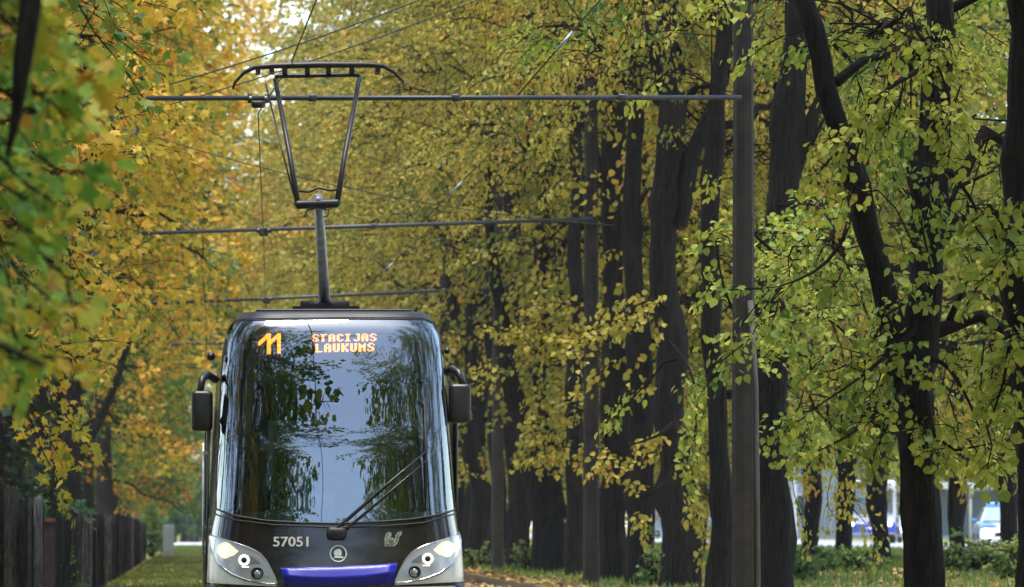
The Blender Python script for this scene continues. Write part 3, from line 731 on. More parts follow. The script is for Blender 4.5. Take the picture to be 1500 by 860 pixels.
for px_ in (378, 398, 417, 450, 481, 515, 553): m3.box(tuple(pp(px_, 103)), (.05, .36, .07))
m3.build('collector_head', M_STEEL, pn)
m3 = MB(); m3.tube([pp(462, 305, YA), pp(450, 308, YA), pp(446, 318, YA)], .008, 5); m3.tube([pp(470, 305, YA), pp(482, 308, YA), pp(480, 316, YA), pp(474, 318, YA)], .008, 5); m3.build('power_cable', M_RUB, pn)
m3 = MB()
for px_ in (440, 512): m3.lathe(tuple(pp(px_, 456)), [(.05, -.08), (.08, -.06), (.05, -.04), (.08, -.02), (.05, 0), (.08, .02), (.05, .04)], 'z', 12)
m3.build('roof_insulator', M_PORC, pn)

# ------------------------------------------------------------------ driver
def skin_body(name, joints, edges, mt, parent=None, loc=(0, 0, 0), sub=1):
    me = bpy.data.meshes.new(name); me.from_pydata([j[0] for j in joints], edges, [])
    o = bpy.data.objects.new(name, me); COL.objects.link(o); me.materials.append(mt)
    if not me.skin_vertices: me.skin_vertices_ensure() if hasattr(me, 'skin_vertices_ensure') else None
    md = o.modifiers.new('s', 'SKIN'); md.use_smooth_shade = True
    if not me.skin_vertices:
        bpy.context.view_layer.objects.active = o; o.select_set(True); bpy.ops.object.mode_set(mode='EDIT'); bpy.ops.object.mode_set(mode='OBJECT')
    for i, (p, r) in enumerate(joints):
        me.skin_vertices[0].data[i].radius = r if hasattr(r, '__len__') else (r, r); me.skin_vertices[0].data[i].use_root = (i == 0)
    m2_ = o.modifiers.new('u', 'SUBSURF'); m2_.levels = sub; m2_.render_levels = sub
    bpy.context.view_layer.update()
    me2 = bpy.data.meshes.new_from_object(o.evaluated_get(bpy.context.evaluated_depsgraph_get())); bpy.data.objects.remove(o)
    me2.polygons.foreach_set('use_smooth', [True] * len(me2.polygons))
    o2 = link(name, me2, None, parent); o2.location = loc; return o2
skinm = mat('skin', (.42, .24, .17), .5)
drv_joints = [((0, 0, 0), (.16, .12)), ((0, .03, .22), (.14, .10)), ((0, .04, .42), (.17, .10)), ((0, .02, .52), (.06, .06)), ((0, .0, .60), (.055, .06)), ((0, -.01, .70), (.078, .095)), ((0, -.0, .79), (.062, .08)),
              ((-.20, .04, .44), .06), ((-.26, -.06, .20), .045), ((-.16, -.34, .16), .032), ((-.14, -.42, .17), .03), ((.20, .04, .44), .06), ((.26, -.06, .20), .045), ((.16, -.34, .16), .032), ((.14, -.42, .17), .03),
              ((-.12, -.1, -.02), .085), ((-.15, -.48, .0), .06), ((-.15, -.50, -.40), .04), ((.12, -.1, -.02), .085), ((.15, -.48, .0), .06), ((.15, -.50, -.40), .04)]
drv_edges = [(0, 1), (1, 2), (2, 3), (3, 4), (4, 5), (5, 6), (2, 7), (7, 8), (8, 9), (9, 10), (2, 11), (11, 12), (12, 13), (13, 14), (0, 15), (15, 16), (16, 17), (0, 18), (18, 19), (19, 20)]
drv = thing('person', 'driver in a dark jacket seated behind the tram windscreen, hands on the desk', 'person', (XT - .36, DT + 1.58, 1.52))
skin_body('figure', drv_joints, drv_edges, skinm, drv)
jj = [(Vector(p) + Vector((0, .0, 0)), (r[0] + .014, r[1] + .014) if hasattr(r, '__len__') else r + .012) for p, r in drv_joints]
jk = [0, 1, 2, 7, 8, 9, 11, 12, 13]; jm = {j: i for i, j in enumerate(jk)}
skin_body('jacket', [(tuple(jj[j][0]), jj[j][1]) for j in jk], [(jm[a], jm[b]) for a, b in drv_edges if a in jm and b in jm], mat('jacket_cloth', (.03, .035, .05), .8), drv)
m3 = MB(); m3.lathe((0, 0, .77), [(.080, -.03), (.092, .0), (.085, .05), (.06, .09), (0, .105)], 'z', 18); m3.build('hair', mat('dark_hair', (.03, .02, .015), .7), drv)
m3 = MB()
for s in (-1, 1): m3.lathe((s * .03, -.10, .72), [(0, -.012), (.012, -.006), (.012, .006), (0, .01)], 'y', 8)
m3.add([(-.014, -.1, .70), (.014, -.1, .70), (0, -.125, .67), (0, -.1, .72)], [(0, 1, 2), (0, 2, 3), (1, 3, 2)]); m3.build('face', mat('face_detail', (.2, .1, .08), .5), drv)
# ================================================================== GROUND
def ground_mat():
    m = bpy.data.materials.new('ground_grass_litter'); m.use_nodes = True; nt = m.node_tree; N = nt.nodes; L = nt.links
    b = N['Principled BSDF']; b.inputs['Roughness'].default_value = .95; b.inputs['Specular IOR Level'].default_value = .1
    tc = N.new('ShaderNodeTexCoord')
    mp = N.new('ShaderNodeMapping'); mp.inputs['Scale'].default_value = (1, .35, 1); L.new(tc.outputs['Object'], mp.inputs[0])
    a = N.new('ShaderNodeTexNoise'); a.inputs['Scale'].default_value = .55; a.inputs['Detail'].default_value = 5; L.new(mp.outputs[0], a.inputs[0])
    c = N.new('ShaderNodeTexVoronoi'); c.inputs['Scale'].default_value = 14; L.new(tc.outputs['Object'], c.inputs[0])
    r1 = N.new('ShaderNodeValToRGB'); e = r1.color_ramp.elements; e[0].color = (.10, .055, .03, 1); e[1].color = (.46, .32, .12, 1); e[0].position = .1; e[1].position = .9
    L.new(c.outputs['Color'], r1.inputs[0])
    r2 = N.new('ShaderNodeValToRGB'); e = r2.color_ramp.elements; e[0].color = (.12, .18, .04, 1); e[1].color = (.30, .36, .09, 1)
    L.new(c.outputs['Color'], r2.inputs[0])
    ms = N.new('ShaderNodeValToRGB'); ms.color_ramp.elements[0].position = .42; ms.color_ramp.elements[1].position = .55; L.new(a.outputs['Fac'], ms.inputs[0])
    mx = N.new('ShaderNodeMix'); mx.data_type = 'RGBA'; L.new(ms.outputs[0], mx.inputs['Factor']); L.new(r1.outputs[0], mx.inputs['A']); L.new(r2.outputs[0], mx.inputs['B'])
    L.new(mx.outputs['Result'], b.inputs['Base Color'])
    bp = N.new('ShaderNodeBump'); bp.inputs['Strength'].default_value = .8; bp.inputs['Distance'].default_value = .03; L.new(c.outputs['Distance'], bp.inputs['Height']); L.new(bp.outputs[0], b.inputs['Normal'])
    return m
GM = ground_mat()
xs = [-400, -150, -60, -30, -15, -9, -6] + [x * .4 for x in range(-12, 60)] + [26, 30, 40, 60, 90, 150, 400]
ys = [-150, -80, -40] + [y * 4 for y in range(-5, 110)] + [450, 480, 520, 600, 800, 1500, 3000]
vs_ = [(x, y, gz(x) + (.05 * noise.noise(Vector((x * .35, y * .12, 3))) if -4 < x < 20 and not (-.2 < x < 2.6 or 3.2 < x < 5.6) else 0) - (.12 if x > 22.5 else 0)) for y in ys for x in xs]
n = len(xs); mb = MB(); mb.add(vs_, [(j * n + i, j * n + i + 1, (j + 1) * n + i + 1, (j + 1) * n + i) for j in range(len(ys) - 1) for i in range(n - 1)], True)
tag(mb.build('ground', GM), kind='structure')
ASPH = mat('asphalt', (.42, .43, .46), .5, noise_amt=.15, noise_scale=3, bump=.2, rough_var=.15)
mb = MB(); mb.box((30.6, 500, .60), (16.6, 1300, .02)); tag(mb.build('street', ASPH), kind='structure')
mb = MB(); mb.box((22.2, 500, .63), (.18, 1300, .16)); tag(mb.build('kerb', mat('kerb_stone', (.38, .37, .35), .8, noise_amt=.2), None), kind='structure')
mb = MB()
for k in range(60): mb.box((30.6, 60 + k * 9, .6125), (.14, 4, .005))
tag(mb.build('lane_marking', mat('road_paint', (.75, .75, .72), .6)), kind='structure')
mb = MB(); mb.box((0, 452, .03), (44, 120, .03)); tag(mb.build('crossing_road', mat('pale_asphalt', (.55, .56, .58), .55, noise_amt=.06)), kind='structure')
# tracks
RAIL = mat('rail_steel', (.16, .11, .085), .35, metal=.8, noise_amt=.3)
SLEEP = mat('sleeper', (.13, .11, .09), .9, noise_amt=.3)
for cx, z in ((XT, 0.0), (4.3, .40)):
    t = thing('tram_track', 'tram track the tram runs on, rails set in ballast' if cx < 3 else 'empty second tram track between the tram and the row of lindens', 'track', (cx, 0, z)); t['kind'] = 'structure'
    for s in (-1, 1):
        mb = MB()
        for (x0, x1, z0, z1) in ((-.035, .035, .10, .15), (-.01, .01, .02, .10), (-.07, .07, .0, .02)): mb.box((s * .76 + (x0 + x1) / 2, 190, (z0 + z1) / 2), (x1 - x0, 420, z1 - z0))
        mb.build('rail', RAIL, t)
    mb = MB()
    for k in range(300): mb.box((0, k * 1.3 + .5, -.03), (2.3, .24, .12))
    o = mb.build('sleepers', SLEEP, t); o['kind'] = 'stuff'

# grass blades and fallen leaves
def scatter(n, fx, rng):
    pts = []
    while len(pts) < n:
        x, y = fx(rng)
        pts.append((x, y, gz(x)))
    return np.array(pts)
rng = np.random.default_rng(3)
def blades(name, n, fx, h, mt, label):
    p = scatter(n, fx, rng); d = rng.normal(0, .35, (n, 3)); d[:, 2] = 1
    me = leaves_mesh(name, p, d, rng.normal(0, 1, (n, 3)), h * rng.uniform(.5, 1.3, n), rng.uniform(0, 1, n), 'grass', None)
    o = link(name, me, mt); return tag(o, label, 'grass', kind='stuff')
def yl(r): return 100 + 330 * r.random() ** 1.3
blades('grass', 46000, lambda r: (r.uniform(-2.3, .4) if r.random() < .8 else r.uniform(2.0, 3.3), yl(r)), .15, GRASS, 'green grass verge beside the tram track')
blades('grass', 60000, lambda r: (r.uniform(6.3, 22), 55 + 190 * r.random()), .16, GRASS, 'green grass under the lindens up to the street kerb')
def litter(name, n, fx, label, s):
    p = scatter(n, fx, rng); p[:, 2] += .015 + .02 * rng.random(n); a = rng.uniform(0, 6.28, n)
    d = np.stack([np.cos(a), np.sin(a), rng.normal(0, .3, n)], -1); nn = rng.normal(0, .45, (n, 3)); nn[:, 2] = 1
    me = leaves_mesh(name, p, d, nn, s * rng.uniform(.6, 1.3, n), rng.uniform(0, 1, n), 'linden', rng); tag(link(name, me, LITTER), label, 'leaves', kind='stuff')
litter('fallen_leaves', 34000, lambda r: (r.uniform(-2.35, .3), 90 + 330 * r.random() ** 1.2), 'fallen autumn leaves along the foot of the fence', .13)
litter('fallen_leaves', 36000, lambda r: (r.uniform(2.4, 19), 50 + 150 * r.random() ** 1.2), 'fallen autumn leaves under the row of lindens', .12)

# ================================================================== FENCE
PLK = [bark_mat('weathered_board_%s' % k, a, c) for k, a, c in (('grey', (.045, .042, .04), (.16, .15, .14)), ('dark', (.015, .013, .012), (.055, .048, .045)), ('brown', (.03, .018, .014), (.12, .075, .058)), ('blue_grey', (.09, .095, .105), (.27, .28, .30)))]
def plank(mbx, x, y, zt, w, th, rz, lean=0.0, zb=-.12):
    nx = 5; hh = zt - zb
    M = Matrix.Translation((x, y, zb)) @ Matrix.Rotation(rz, 4, 'Z') @ Matrix.Rotation(lean, 4, 'Y')
    top = [hh + random.uniform(-.05, .04) for _ in range(nx)]
    vs = []
    for s in (-1, 1):
        for i in range(nx): vs.append(M @ Vector((-w / 2 + w * i / (nx - 1), s * th / 2, 0)))
        for i in range(nx): vs.append(M @ Vector((-w / 2 + w * i / (nx - 1), s * th / 2, top[i])))
    fs = []
    for s in (0, 1):
        o = s * 2 * nx
        for i in range(nx - 1): fs.append((o + i, o + i + 1, o + nx + i + 1, o + nx + i))
    for i in range(nx - 1): fs.append((nx + i, nx + i + 1, 3 * nx + i + 1, 3 * nx + i))
    fs.append((0, nx, 3 * nx, 2 * nx)); fs.append((nx - 1, 2 * nx - 1, 4 * nx - 1, 3 * nx - 1)); mbx.add(vs, fs)
def fence_x(y): return -2.45 - max(0, y - 150) * .0036
rr = random.Random(11)
def fence(name, label, y0, y1, posts):
    f = thing(name, label, 'fence', (0, 0, 0))
    mb = MB(); y = y0
    while y < y1:
        plank(mb, fence_x(y) - .12 + rr.uniform(-.01, .01), y, 1.62 + rr.uniform(-.12, .1) , .17, .025, math.pi / 2 + rr.uniform(-.06, .06)); y += .175
    mb.build('board_panel', PLK[1], f)
    mb = MB()
    for z in (.45, 1.3): mb.box(((fence_x(y0) + fence_x(y1)) / 2 - .18, (y0 + y1) / 2, z), (.05, y1 - y0, .09), rz=math.atan((fence_x(y0) - fence_x(y1)) / (y1 - y0)))
    mb.build('rail', PLK[2], f)
    for (y, w, zt, k, ln) in posts:
        mb = MB(); plank(mb, fence_x(y) + w / 2 - .06, y, zt, w, .05, rr.uniform(-.2, .2), ln); mb.build('slab_post', PLK[k], f)
    return f
pA = []
for i, (px, k, zt) in enumerate([(4, 1, 1.95), (14, 0, 1.93), (22, 0, 1.95), (31, 2, 1.8), (36, 0, 1.84), (44, 3, 1.83), (60, 3, 1.86)]):
    y = 2.4 * F / (300 - px); pA.append((y, .13 if k != 2 else .10, zt, k, rr.uniform(-.02, .02)))
    y = 2.4 * F / (300 - px - 5); pA.append((y, .09, zt - .06, rr.choice([0, 1, 2, 1]), rr.uniform(-.03, .03)))
fA = fence('board_fence', 'weathered grey board fence at the left edge, nearest stretch with tall slab posts', 62, pA[-1][0] + .6, pA)
pB = []
for (px, k, zt, ln) in [(92, 1, 1.78, .06), (99, 0, 1.76, .03), (106, 1, 1.74, 0), (112, 0, 1.76, 0), (117, 3, 1.75, 0), (123, 0, 1.77, 0), (129, 0, 1.73, 0.01), (135, 1, 1.72, 0), (141, 2, 1.71, 0), (147, 1, 1.72, 0), (152, 0, 1.73, 0), (157, 0, 1.74, 0), (163, 1, 1.78, 0), (169, 1, 1.80, 0), (175, 1, 1.8, 0), (181, 1, 1.82, 0), (187, 2, 1.75, 0), (191, 3, 1.72, 0), (196, 1, 1.78, 0), (200, 1, 1.75, 0), (204, 0, 1.66, 0), (208, 0, 1.62, 0), (212, 1, 1.6, 0)]:
    y = 2.45 * F / (300 - px); y = 2.45 * F / (300 - px) * (1 + max(0, y - 150) * .0011); pB.append((y, min(.26, .13 + max(0, y - 110) * .0012), zt, k, ln)); pB.append((y * 1.018, min(.2, .10 + max(0, y - 110) * .001), zt - rr.uniform(0, .1), rr.choice([1, 0, 2, 1]), ln + rr.uniform(-.02, .03)))
fence('board_fence', 'weathered grey board fence running away past the cabinet, beyond the dark gap', pB[0][0] - .3, pB[-1][0] + 4, pB)
# rusty sheet gate in the gap
g = thing('sheet_gate', 'rusty dark sheet gate in the gap between the two stretches of fence', 'gate', (0, 0, 0)); yg = 91
mb = MB(); mb.box((-2.62, yg, .78), (.42, .03, 1.5)); mb.build('sheet', mat('rusty_sheet', (.035, .018, .014), .8, noise_amt=.5, noise_scale=7), g)
mb = MB(); mb.box((-2.62, yg - .03, 1.56), (.44, .03, .07)); mb.build('top_rail', mat('rust', (.10, .035, .022), .8, noise_amt=.4), g)
# brick-like stack of tile ends beside the bright post
mb = MB()
for k in range(34): mb.box((-2.47 + rr.uniform(-.006, .006), 79.3, .12 + k * .046), (.07, .07, .034), rz=rr.uniform(-.3, .3))
tag(mb.build('tile_stack', mat('old_tile', (.20, .10, .08), .85, noise_amt=.4, noise_scale=20)), 'narrow upright stack of reddish tiles wedged beside the bright fence post', 'tile stack')

# utility cabinet
cx = (247 - VX) / F * 262
cab = thing('utility_cabinet', 'pale grey utility cabinet standing in the grass past the end of the fence', 'cabinet', (cx, 262, 0))
mb = MB(); mb.rbox((0, 0, .83), (.50, .32, 1.46), .02); mb.build('housing', mat('cabinet_grey', (.50, .54, .56), .5, noise_amt=.08, noise_scale=4), cab)
mb = MB(); mb.box((0, 0, .05), (.42, .26, .2)); mb.build('plinth', mat('concrete', (.35, .34, .33), .9), cab)
mb = MB(); mb.box((0, -.166, .90), (.44, .012, 1.15)); d = mb.build('door', MATS['cabinet_grey'], cab)
mb = MB(); mb.box((0, -.168, .24), (.44, .012, .03)); mb.box((.0, -.175, .16), (.1, .01, .06)); mb.build('vent', MATS['kerb_stone'], cab)
mb = MB(); mb.box((.29, 0, .78), (.08, .1, .14)); mb.build('meter_box', M_PLAS, cab)

# ================================================================== CATENARY
CONC = mat('pole_concrete', (.014, .011, .010), .9, noise_amt=.3, noise_scale=5, bump=.3, c2=(.038, .027, .021))
CONC2 = mat('pole_concrete_light', (.10, .09, .085), .85, noise_amt=.2, noise_scale=6)
BAR = mat('catenary_tube', (.05, .053, .064), .45, metal=.3, noise_amt=.2)
WIRE = mat('contact_wire', (.03, .028, .028), .5, metal=.3)
GALV = mat('galvanised_fitting', (.28, .29, .31), .4, metal=.6)
def catenary(i, D, pole_px, bar, clamp_px, label, lit):
    x = (pole_px - VX) * D / F
    t = thing('catenary_pole', label, 'pole', (x, D, gz(x)), 0, 'concrete catenary poles beside the second track')
    mb = MB(); h = 9.5
    n = 8; rs = [(.145 - .035 * k / 12) for k in range(13)]
    mb.tube([(0, 0, -.2 + (h + .2) * k / 12) for k in range(13)], rs, 8, True, False); o = mb.build('pole_shaft', CONC, t)
    if lit:   # pale cable duct strapped to the shaft, leaning in at its upper end
        mb = MB(); mb.tube([(.17, -.02, -.1), (.155, -.02, 1.6), (.14, -.02, 2.7), (.07, -.12, 3.7)], .035, 8); mb.build('cable_duct', CONC2, t)
    (x0, y0), (x1, y1) = bar
    a = P(x0, y0, D) - Vector((x, D, gz(x))); b = P(x1, y1, D) - Vector((x, D, gz(x)))
    a.y = b.y = -.22; mb = MB(); mb.tube([a, b], .030 + .004 * i, 10); arm = mb.build('bracket_tube', BAR, t)
    for fx in (.28, .52, .8):
        q = a.lerp(b, fx); mb = MB(); mb.rbox(tuple(q), (.10, .09, .085), .02); mb.build('coupling', BAR, arm)
    mb = MB(); c = P(clamp_px, 0, D).x - x; z = a.z + (b.z - a.z) * (c - a.x) / (b.x - a.x)
    mb.rbox((c, -.22, z - .075), (.16, .07, .085), .025); mb.tube([(c - .1, -.22, z + .06), (c - .1, -.22, z - .06)], .025, 6); mb.tube([(c + .1, -.22, z + .05), (c + .1, -.22, z - .06)], .025, 6)
    ins = mb.build('wire_clamp', M_STEEL, t)
    mb = MB(); mb.lathe((c - .09, -.27, z), [(0, -.02), (.022, -.01), (.022, .01), (0, .02)], 'y', 8); mb.lathe((c + .09, -.27, z), [(0, -.02), (.022, -.01), (.022, .01), (0, .02)], 'y', 8); mb.build('clamp_bolt', GALV, ins)
    # stay from the pole head down to the tube
    q = a.lerp(b, .62); mb = MB(); mb.tube([q, (-.1, -.1, h - .4)], .010, 5); st = mb.build('stay', WIRE, t)
    mb = MB(); w = q.lerp(Vector((-.1, -.1, h - .4)), .18); w2 = q.lerp(Vector((-.1, -.1, h - .4)), .26); mb.tube([w, w2], .016, 8); mb.build('stay_insulator', GALV, st)
    return P(clamp_px, 0, D).x, (a.lerp(b, .3).z + gz(x) - .17)
S1 = catenary(0, 67, 1089, ((214, 146), (1084, 145)), 378, 'nearest concrete catenary pole, with a pale duct up its right side, between the stoutest lindens', True)
S2 = catenary(1, 97.4, 866, ((203, 343), (866, 322)), 386, 'second concrete catenary pole, between two dark linden trunks right of the tram', False)
S3 = catenary(2, 128.5, 729, ((190, 447), (729, 423)), 390, 'third concrete catenary pole, reddish brown at its foot, just right of the tram', False)
S4 = catenary(3, 159, 650, ((250, 505), (650, 495)), 394, 'fourth catenary pole, mostly hidden behind the tram', False)
S5 = catenary(4, 190, 600, ((240, 540), (600, 530)), 398, 'fifth catenary pole, hidden behind the tram', False)
cw = MB(); cw.tube([(1.30, 30, 6.4), (1.2, 45, 6.42), (.92, 60, 6.38), (S1[0], 67, S1[1]), (S2[0], 97.4, S2[1]), (S3[0], 128.5, S3[1]), (S4[0], 159, S4[1]), (S5[0], 190, S5[1])], .0085, 5)
tag(cw.build('contact_wire', WIRE), 'contact wire running above the pantograph and away to the far poles', 'wire')
def cable(name, a, b, sag, r, label):
    m = MB(); m.tube([a.lerp(b, k / 10) + Vector((0, 0, -sag * 4 * (k / 10) * (1 - k / 10))) for k in range(11)], r, 5); tag(m.build(name, WIRE), label, 'cable')
cable('span_cable', P(150, 150, 72), P(760, -60, 72), .12, .010, 'upper of the two thin dark cables crossing above the pantograph head')
cable('span_cable', P(170, 175, 74), P(820, -50, 74), .12, .009, 'lower of the two thin dark cables crossing above the pantograph head')
cable('span_cable', P(225, 200, 78), P(900, 330, 78), .2, .007, 'thin cable sagging through the pantograph frame from the left trees')

# ================================================================== STREET: bus, cars, building
def wheel(parent, x, y, r=.33, w=.2):
    m = MB(); m.lathe((x, y, r), [(r * .55, -w / 2), (r * .9, -w / 2), (r, -w / 3), (r, w / 3), (r * .9, w / 2), (r * .55, w / 2)], 'x', 24); t = m.build('wheel', M_RUB, parent)
    m = MB(); m.lathe((x, y, r), [(0, -w / 2 + .01), (r * .56, -w / 2 - .005), (r * .56, w / 2 + .005), (0, w / 2 - .01)], 'x', 18); m.build('rim', GALV, t)
bus = thing('city_bus', 'white and blue city bus facing the camera on the street beyond the trees', 'bus', ((1276 - VX) * 290 / F, 290, .61), -math.radians(6.5))
BW = mat('bus_white', (.74, .76, .80), .3, coat=.4); BB = mat('bus_blue', (.03, .07, .45), .25, coat=.5)
m = MB(); m.rbox((0, 6, 1.85), (2.5, 11.9, 2.75), .16, 5); m.build('body', BW, bus)
m = MB(); m.rbox((0, -.02, .80), (2.53, .25, .52), .08, 4); m.box((1.262, 6, .75), (.02, 11.4, .5)); m.box((-1.262, 6, .75), (.02, 11.4, .5)); m.build('blue_skirt', BB, bus)
m = MB(); m.rbox((0, .02, 2.15), (2.24, .12, 1.35), .10, 4); m.build('windscreen', glass_mat('bus_glass', (.25, .3, .33), .10), bus)
m = MB(); m.box((0, .13, 2.15), (2.2, .04, 1.3)); m.box((-.4, .10, 1.75), (.5, .05, .5)); m.build('cab_front', mat('bus_interior', (.09, .10, .13), .7), bus)
m = MB(); m.rbox((0, .0, 3.0), (1.7, .12, .26), .05); m.build('destination_box', M_LEDB, bus)
m = MB(); m.rbox((0, -.15, .78), (.52, .02, .12), .01); m.build('number_plate', mat('plate_white', (.8, .8, .8), .4), bus)
for s in (-1, 1):
    m = MB(); m.lathe((s * .95, -.16, .98), [(0, 0), (.1, .01), (.12, .05), (.12, .2)], 'y', 16); m.build('headlight', mat('lamp_bus', (.9, .9, .9), .2, emit=(1, .97, .9), emit_s=1.5), bus)
    m = MB(); m.rbox((s * 1.42, -.15, 2.4), (.2, .12, .5), .05); m.tube([(s * 1.2, 0, 2.85), (s * 1.42, -.15, 2.8), (s * 1.42, -.15, 2.6)], .025, 6); m.build('mirror', M_PLAS, bus)
    m = MB()
    for k in range(7): m.box((s * 1.255, 1.4 + k * 1.55, 2.2), (.02, 1.4, 1.05))
    m.build('side_glazing', M_DARKGL, bus)
    wheel(bus, s * 1.1, 2.6, .46, .28); wheel(bus, s * 1.1, 8.6, .46, .28)

def car(label, name, loc, paint, second, lightbar, lamp, rz=0.0):
    c = thing(name, label, 'car', loc, rz)
    prof = [(0, .32), (-.02, .55), (.06, .72), (.35, .84), (1.15, .98), (3.7, 1.0), (4.25, .95), (4.35, .7), (4.33, .32)]
    def ext(pts, w0, w1, mbx, z_t=1.0):
        n_ = len(pts); v = []
        for s in (-1, 1):
            for (y, z) in pts: v.append((s * (w0 if z < .7 else w1), y, z))
        # centre bulge at the nose
        f = [tuple(range(n_)), tuple(reversed(range(n_, 2 * n_)))] + [(i, i + n_, (i + 1) % n_ + n_, (i + 1) % n_) for i in range(n_)]
        mbx.add(v, f)
    m = MB(); ext(prof, .88, .84, m); o = m.build('body', paint, c)
    bv = o.modifiers.new('b', 'BEVEL'); bv.width = .06; bv.segments = 3; bv.limit_method = 'ANGLE'
    o.data.polygons.foreach_set('use_smooth', [True] * len(o.data.polygons))
    m = MB()   # cabin
    cab_ = [(1.10, .98, .80), (1.85, 1.42, .60), (3.0, 1.45, .60), (3.95, 1.02, .76)]
    v = [(-w, y, z) for y, z, w in cab_] + [(w, y, z) for y, z, w in cab_]
    m.add(v, [(0, 1, 2, 3), (7, 6, 5, 4), (0, 4, 5, 1), (1, 5, 6, 2), (2, 6, 7, 3)]); m.build('cabin', paint, c)
    m = MB(); m.add([(-.72, 1.13, 1.015), (.72, 1.13, 1.015), (.56, 1.80, 1.405), (-.56, 1.80, 1.405)], [(0, 1, 2, 3)]); gl_ = m.build('windscreen', mat('car_glass_pale', (.34, .44, .42), .08, spec=.8), c); gl_.location = (0, -.012, .012)
    for s in (-1, 1):
        m = MB(); m.add([(s * .795, 1.35, 1.03), (s * .795, 3.6, 1.05), (s * .625, 2.95, 1.40), (s * .625, 1.9, 1.38)], [(0, 1, 2, 3)]); g_ = m.build('side_window', M_DARKGL, c); g_.location = (s * .012, 0, 0)
        m = MB(); m.rbox((s * .95, 1.4, 1.03), (.17, .12, .12), .03); m.build('mirror', second, c)
        m = MB(); m.lathe((s * .66, .02, .66), [(0, -.03), (.08, -.02), (.11, .02), (.11, .1)], 'y', 16); m.build('headlight', lamp, c)
        wheel(c, s * .78, .85); wheel(c, s * .78, 3.45)
        m = MB(); m.box((s * .872, 2.2, .74), (.03, 3.4, .16)); m.build('side_stripe', second, c)
    m = MB(); m.rbox((0, .0, .42), (1.7, .14, .24), .05); m.build('bumper', paint, c)
    m = MB(); m.rbox((0, -.02, .62), (.8, .06, .13), .02); m.build('grille', M_PLAS, c)
    m = MB(); m.rbox((0, -.08, .42), (.5, .02, .11), .01); m.build('number_plate', MATS['plate_white'], c)
    if lightbar:
        m = MB(); m.rbox((0, 2.1, 1.53), (1.1, .25, .12), .04); m.build('light_bar', mat('blue_beacon', (.03, .14, .8), .2, emit=(.05, .25, 1), emit_s=.6), c)
        m = MB(); m.add([(-.84, .30, .855), (-.30, .30, .855), (-.55, 1.15, .995), (-.82, 1.15, .995)], [(0, 1, 2, 3)]); h_ = m.build('bonnet_panel', second, c); h_.location = (0, 0, .01)
    return c
LAMPC = mat('car_lamp', (1, .95, .8), .3, emit=(1, .80, .50), emit_s=30)
car('white patrol car with blue panels and lit headlight, half behind a slim trunk', 'patrol_car', ((1477 - VX) * 170 / F, 170, .61), mat('car_white', (.62, .68, .74), .3, coat=.6), mat('car_blue', (.04, .22, .62), .3, coat=.5), True, LAMPC, -.09)
car('pale car with lit headlights following close to the bus, mostly behind a thick trunk', 'parked_car', ((1342 - VX) * 300 / F, 300, .61), mat('car_silver', (.5, .55, .62), .3, coat=.6), mat('car_silver_dark', (.2, .22, .25), .4), False, LAMPC)

bl = thing('apartment_building', 'blue-grey building far beyond the street, blurred between the trunks', 'building', (62, 420, .5))
m = MB(); m.box((0, 0, 6), (60, 14, 12)); m.build('wall', mat('blue_grey_render', (.22, .27, .34), .85, noise_amt=.12, noise_scale=.4), bl)
m = MB(); m.box((0, 0, 12.2), (61, 15, .5)); m.build('roof', mat('pale_roof', (.5, .52, .54), .7), bl)
for fl_ in range(3):
    for k in range(14):
        m = MB(); x_ = -27.5 + k * 4.2; m.box((x_, -7.02, 2.5 + fl_ * 3.6), (1.9, .08, 1.7)); w_ = m.build('window', M_FRM, bl)
        m = MB(); m.box((x_, -7.07, 2.5 + fl_ * 3.6), (1.7, .04, 1.5)); m.build('pane', M_DARKGL, w_)
sh = thing('tram_shelter', 'long pale street shelter with a light roof beyond the street, behind the bus', 'shelter', (52, 330, .65))
m = MB(); m.box((0, 0, 3.2), (22, 3, .35)); m.build('roof', mat('pale_metal', (.62, .66, .70), .5), sh)
m = MB(); m.box((0, 1.2, 1.6), (21.6, .06, 2.6)); m.build('back_panel', mat('panel_blue_grey', (.12, .17, .24), .4), sh)
for k in range(8): m = MB(); m.tube([(-10.6 + k * 3.03, -1.2, 0), (-10.6 + k * 3.03, -1.2, 3.1)], .07, 8); m.build('post', MATS['pale_metal'], sh)
for px_, D_, lb in ((1014, 190, 'white street pole seen in the gap right of the forked linden'), (1163, 230, 'white street pole just left of the slim trunks by the street')):
    q = P(px_, 0, D_); sp = thing('street_pole', lb, 'pole', (q.x, D_, .62)); m = MB(); m.tube([(0, 0, -.1), (0, 0, 7)], [.13, .09], 12); m.build('pole_shaft', mat('white_pole', (.68, .72, .76), .4), sp)
    m = MB(); m.tube([(0, 0, 7), (.0, 0, 7.5), (.9, 0, 7.8)], .045, 8); m.rbox((1.1, 0, 7.8), (.6, .22, .12), .04); m.build('lamp_arm', MATS['white_pole'], sp)
# ================================================================== TREES
CR = {}
CR['near'] = [make_crown('near%d' % i, 20 + i, 2.2, 19, 3.7, 30, 21, 'linden', .105, tint_mid=.45) for i in range(3)]
CR['mid'] = [make_crown('mid%d' % i, 40 + i, 2.6, 20, 4.6, 34, 20, 'linden', .12, n_side=8, leaf_gap=.085, slen=1.1, tint_mid=.5) for i in range(3)]
CR['maple'] = [make_crown('maple%d' % i, 60 + i, 3.0, 18, 4.0, 32, 19, 'maple', .155, n_side=7, leaf_gap=.115, slen=1.05, tint_mid=.5) for i in range(2)]
CR['far'] = [make_crown('far%d' % i, 80 + i, 2.4, 21, 5.2, 32, 20, 'blade', .21, n_side=7, leaf_gap=.14, slen=1.4, tint_mid=.5) for i in range(4)]
CR['row'] = [make_crown('row%d' % i, 120 + i, 2.2, 19, 3.9, 34, 20, 'linden', .092, tint_mid=.54, cull=(.7, -.2, 8.0)) for i in range(3)]
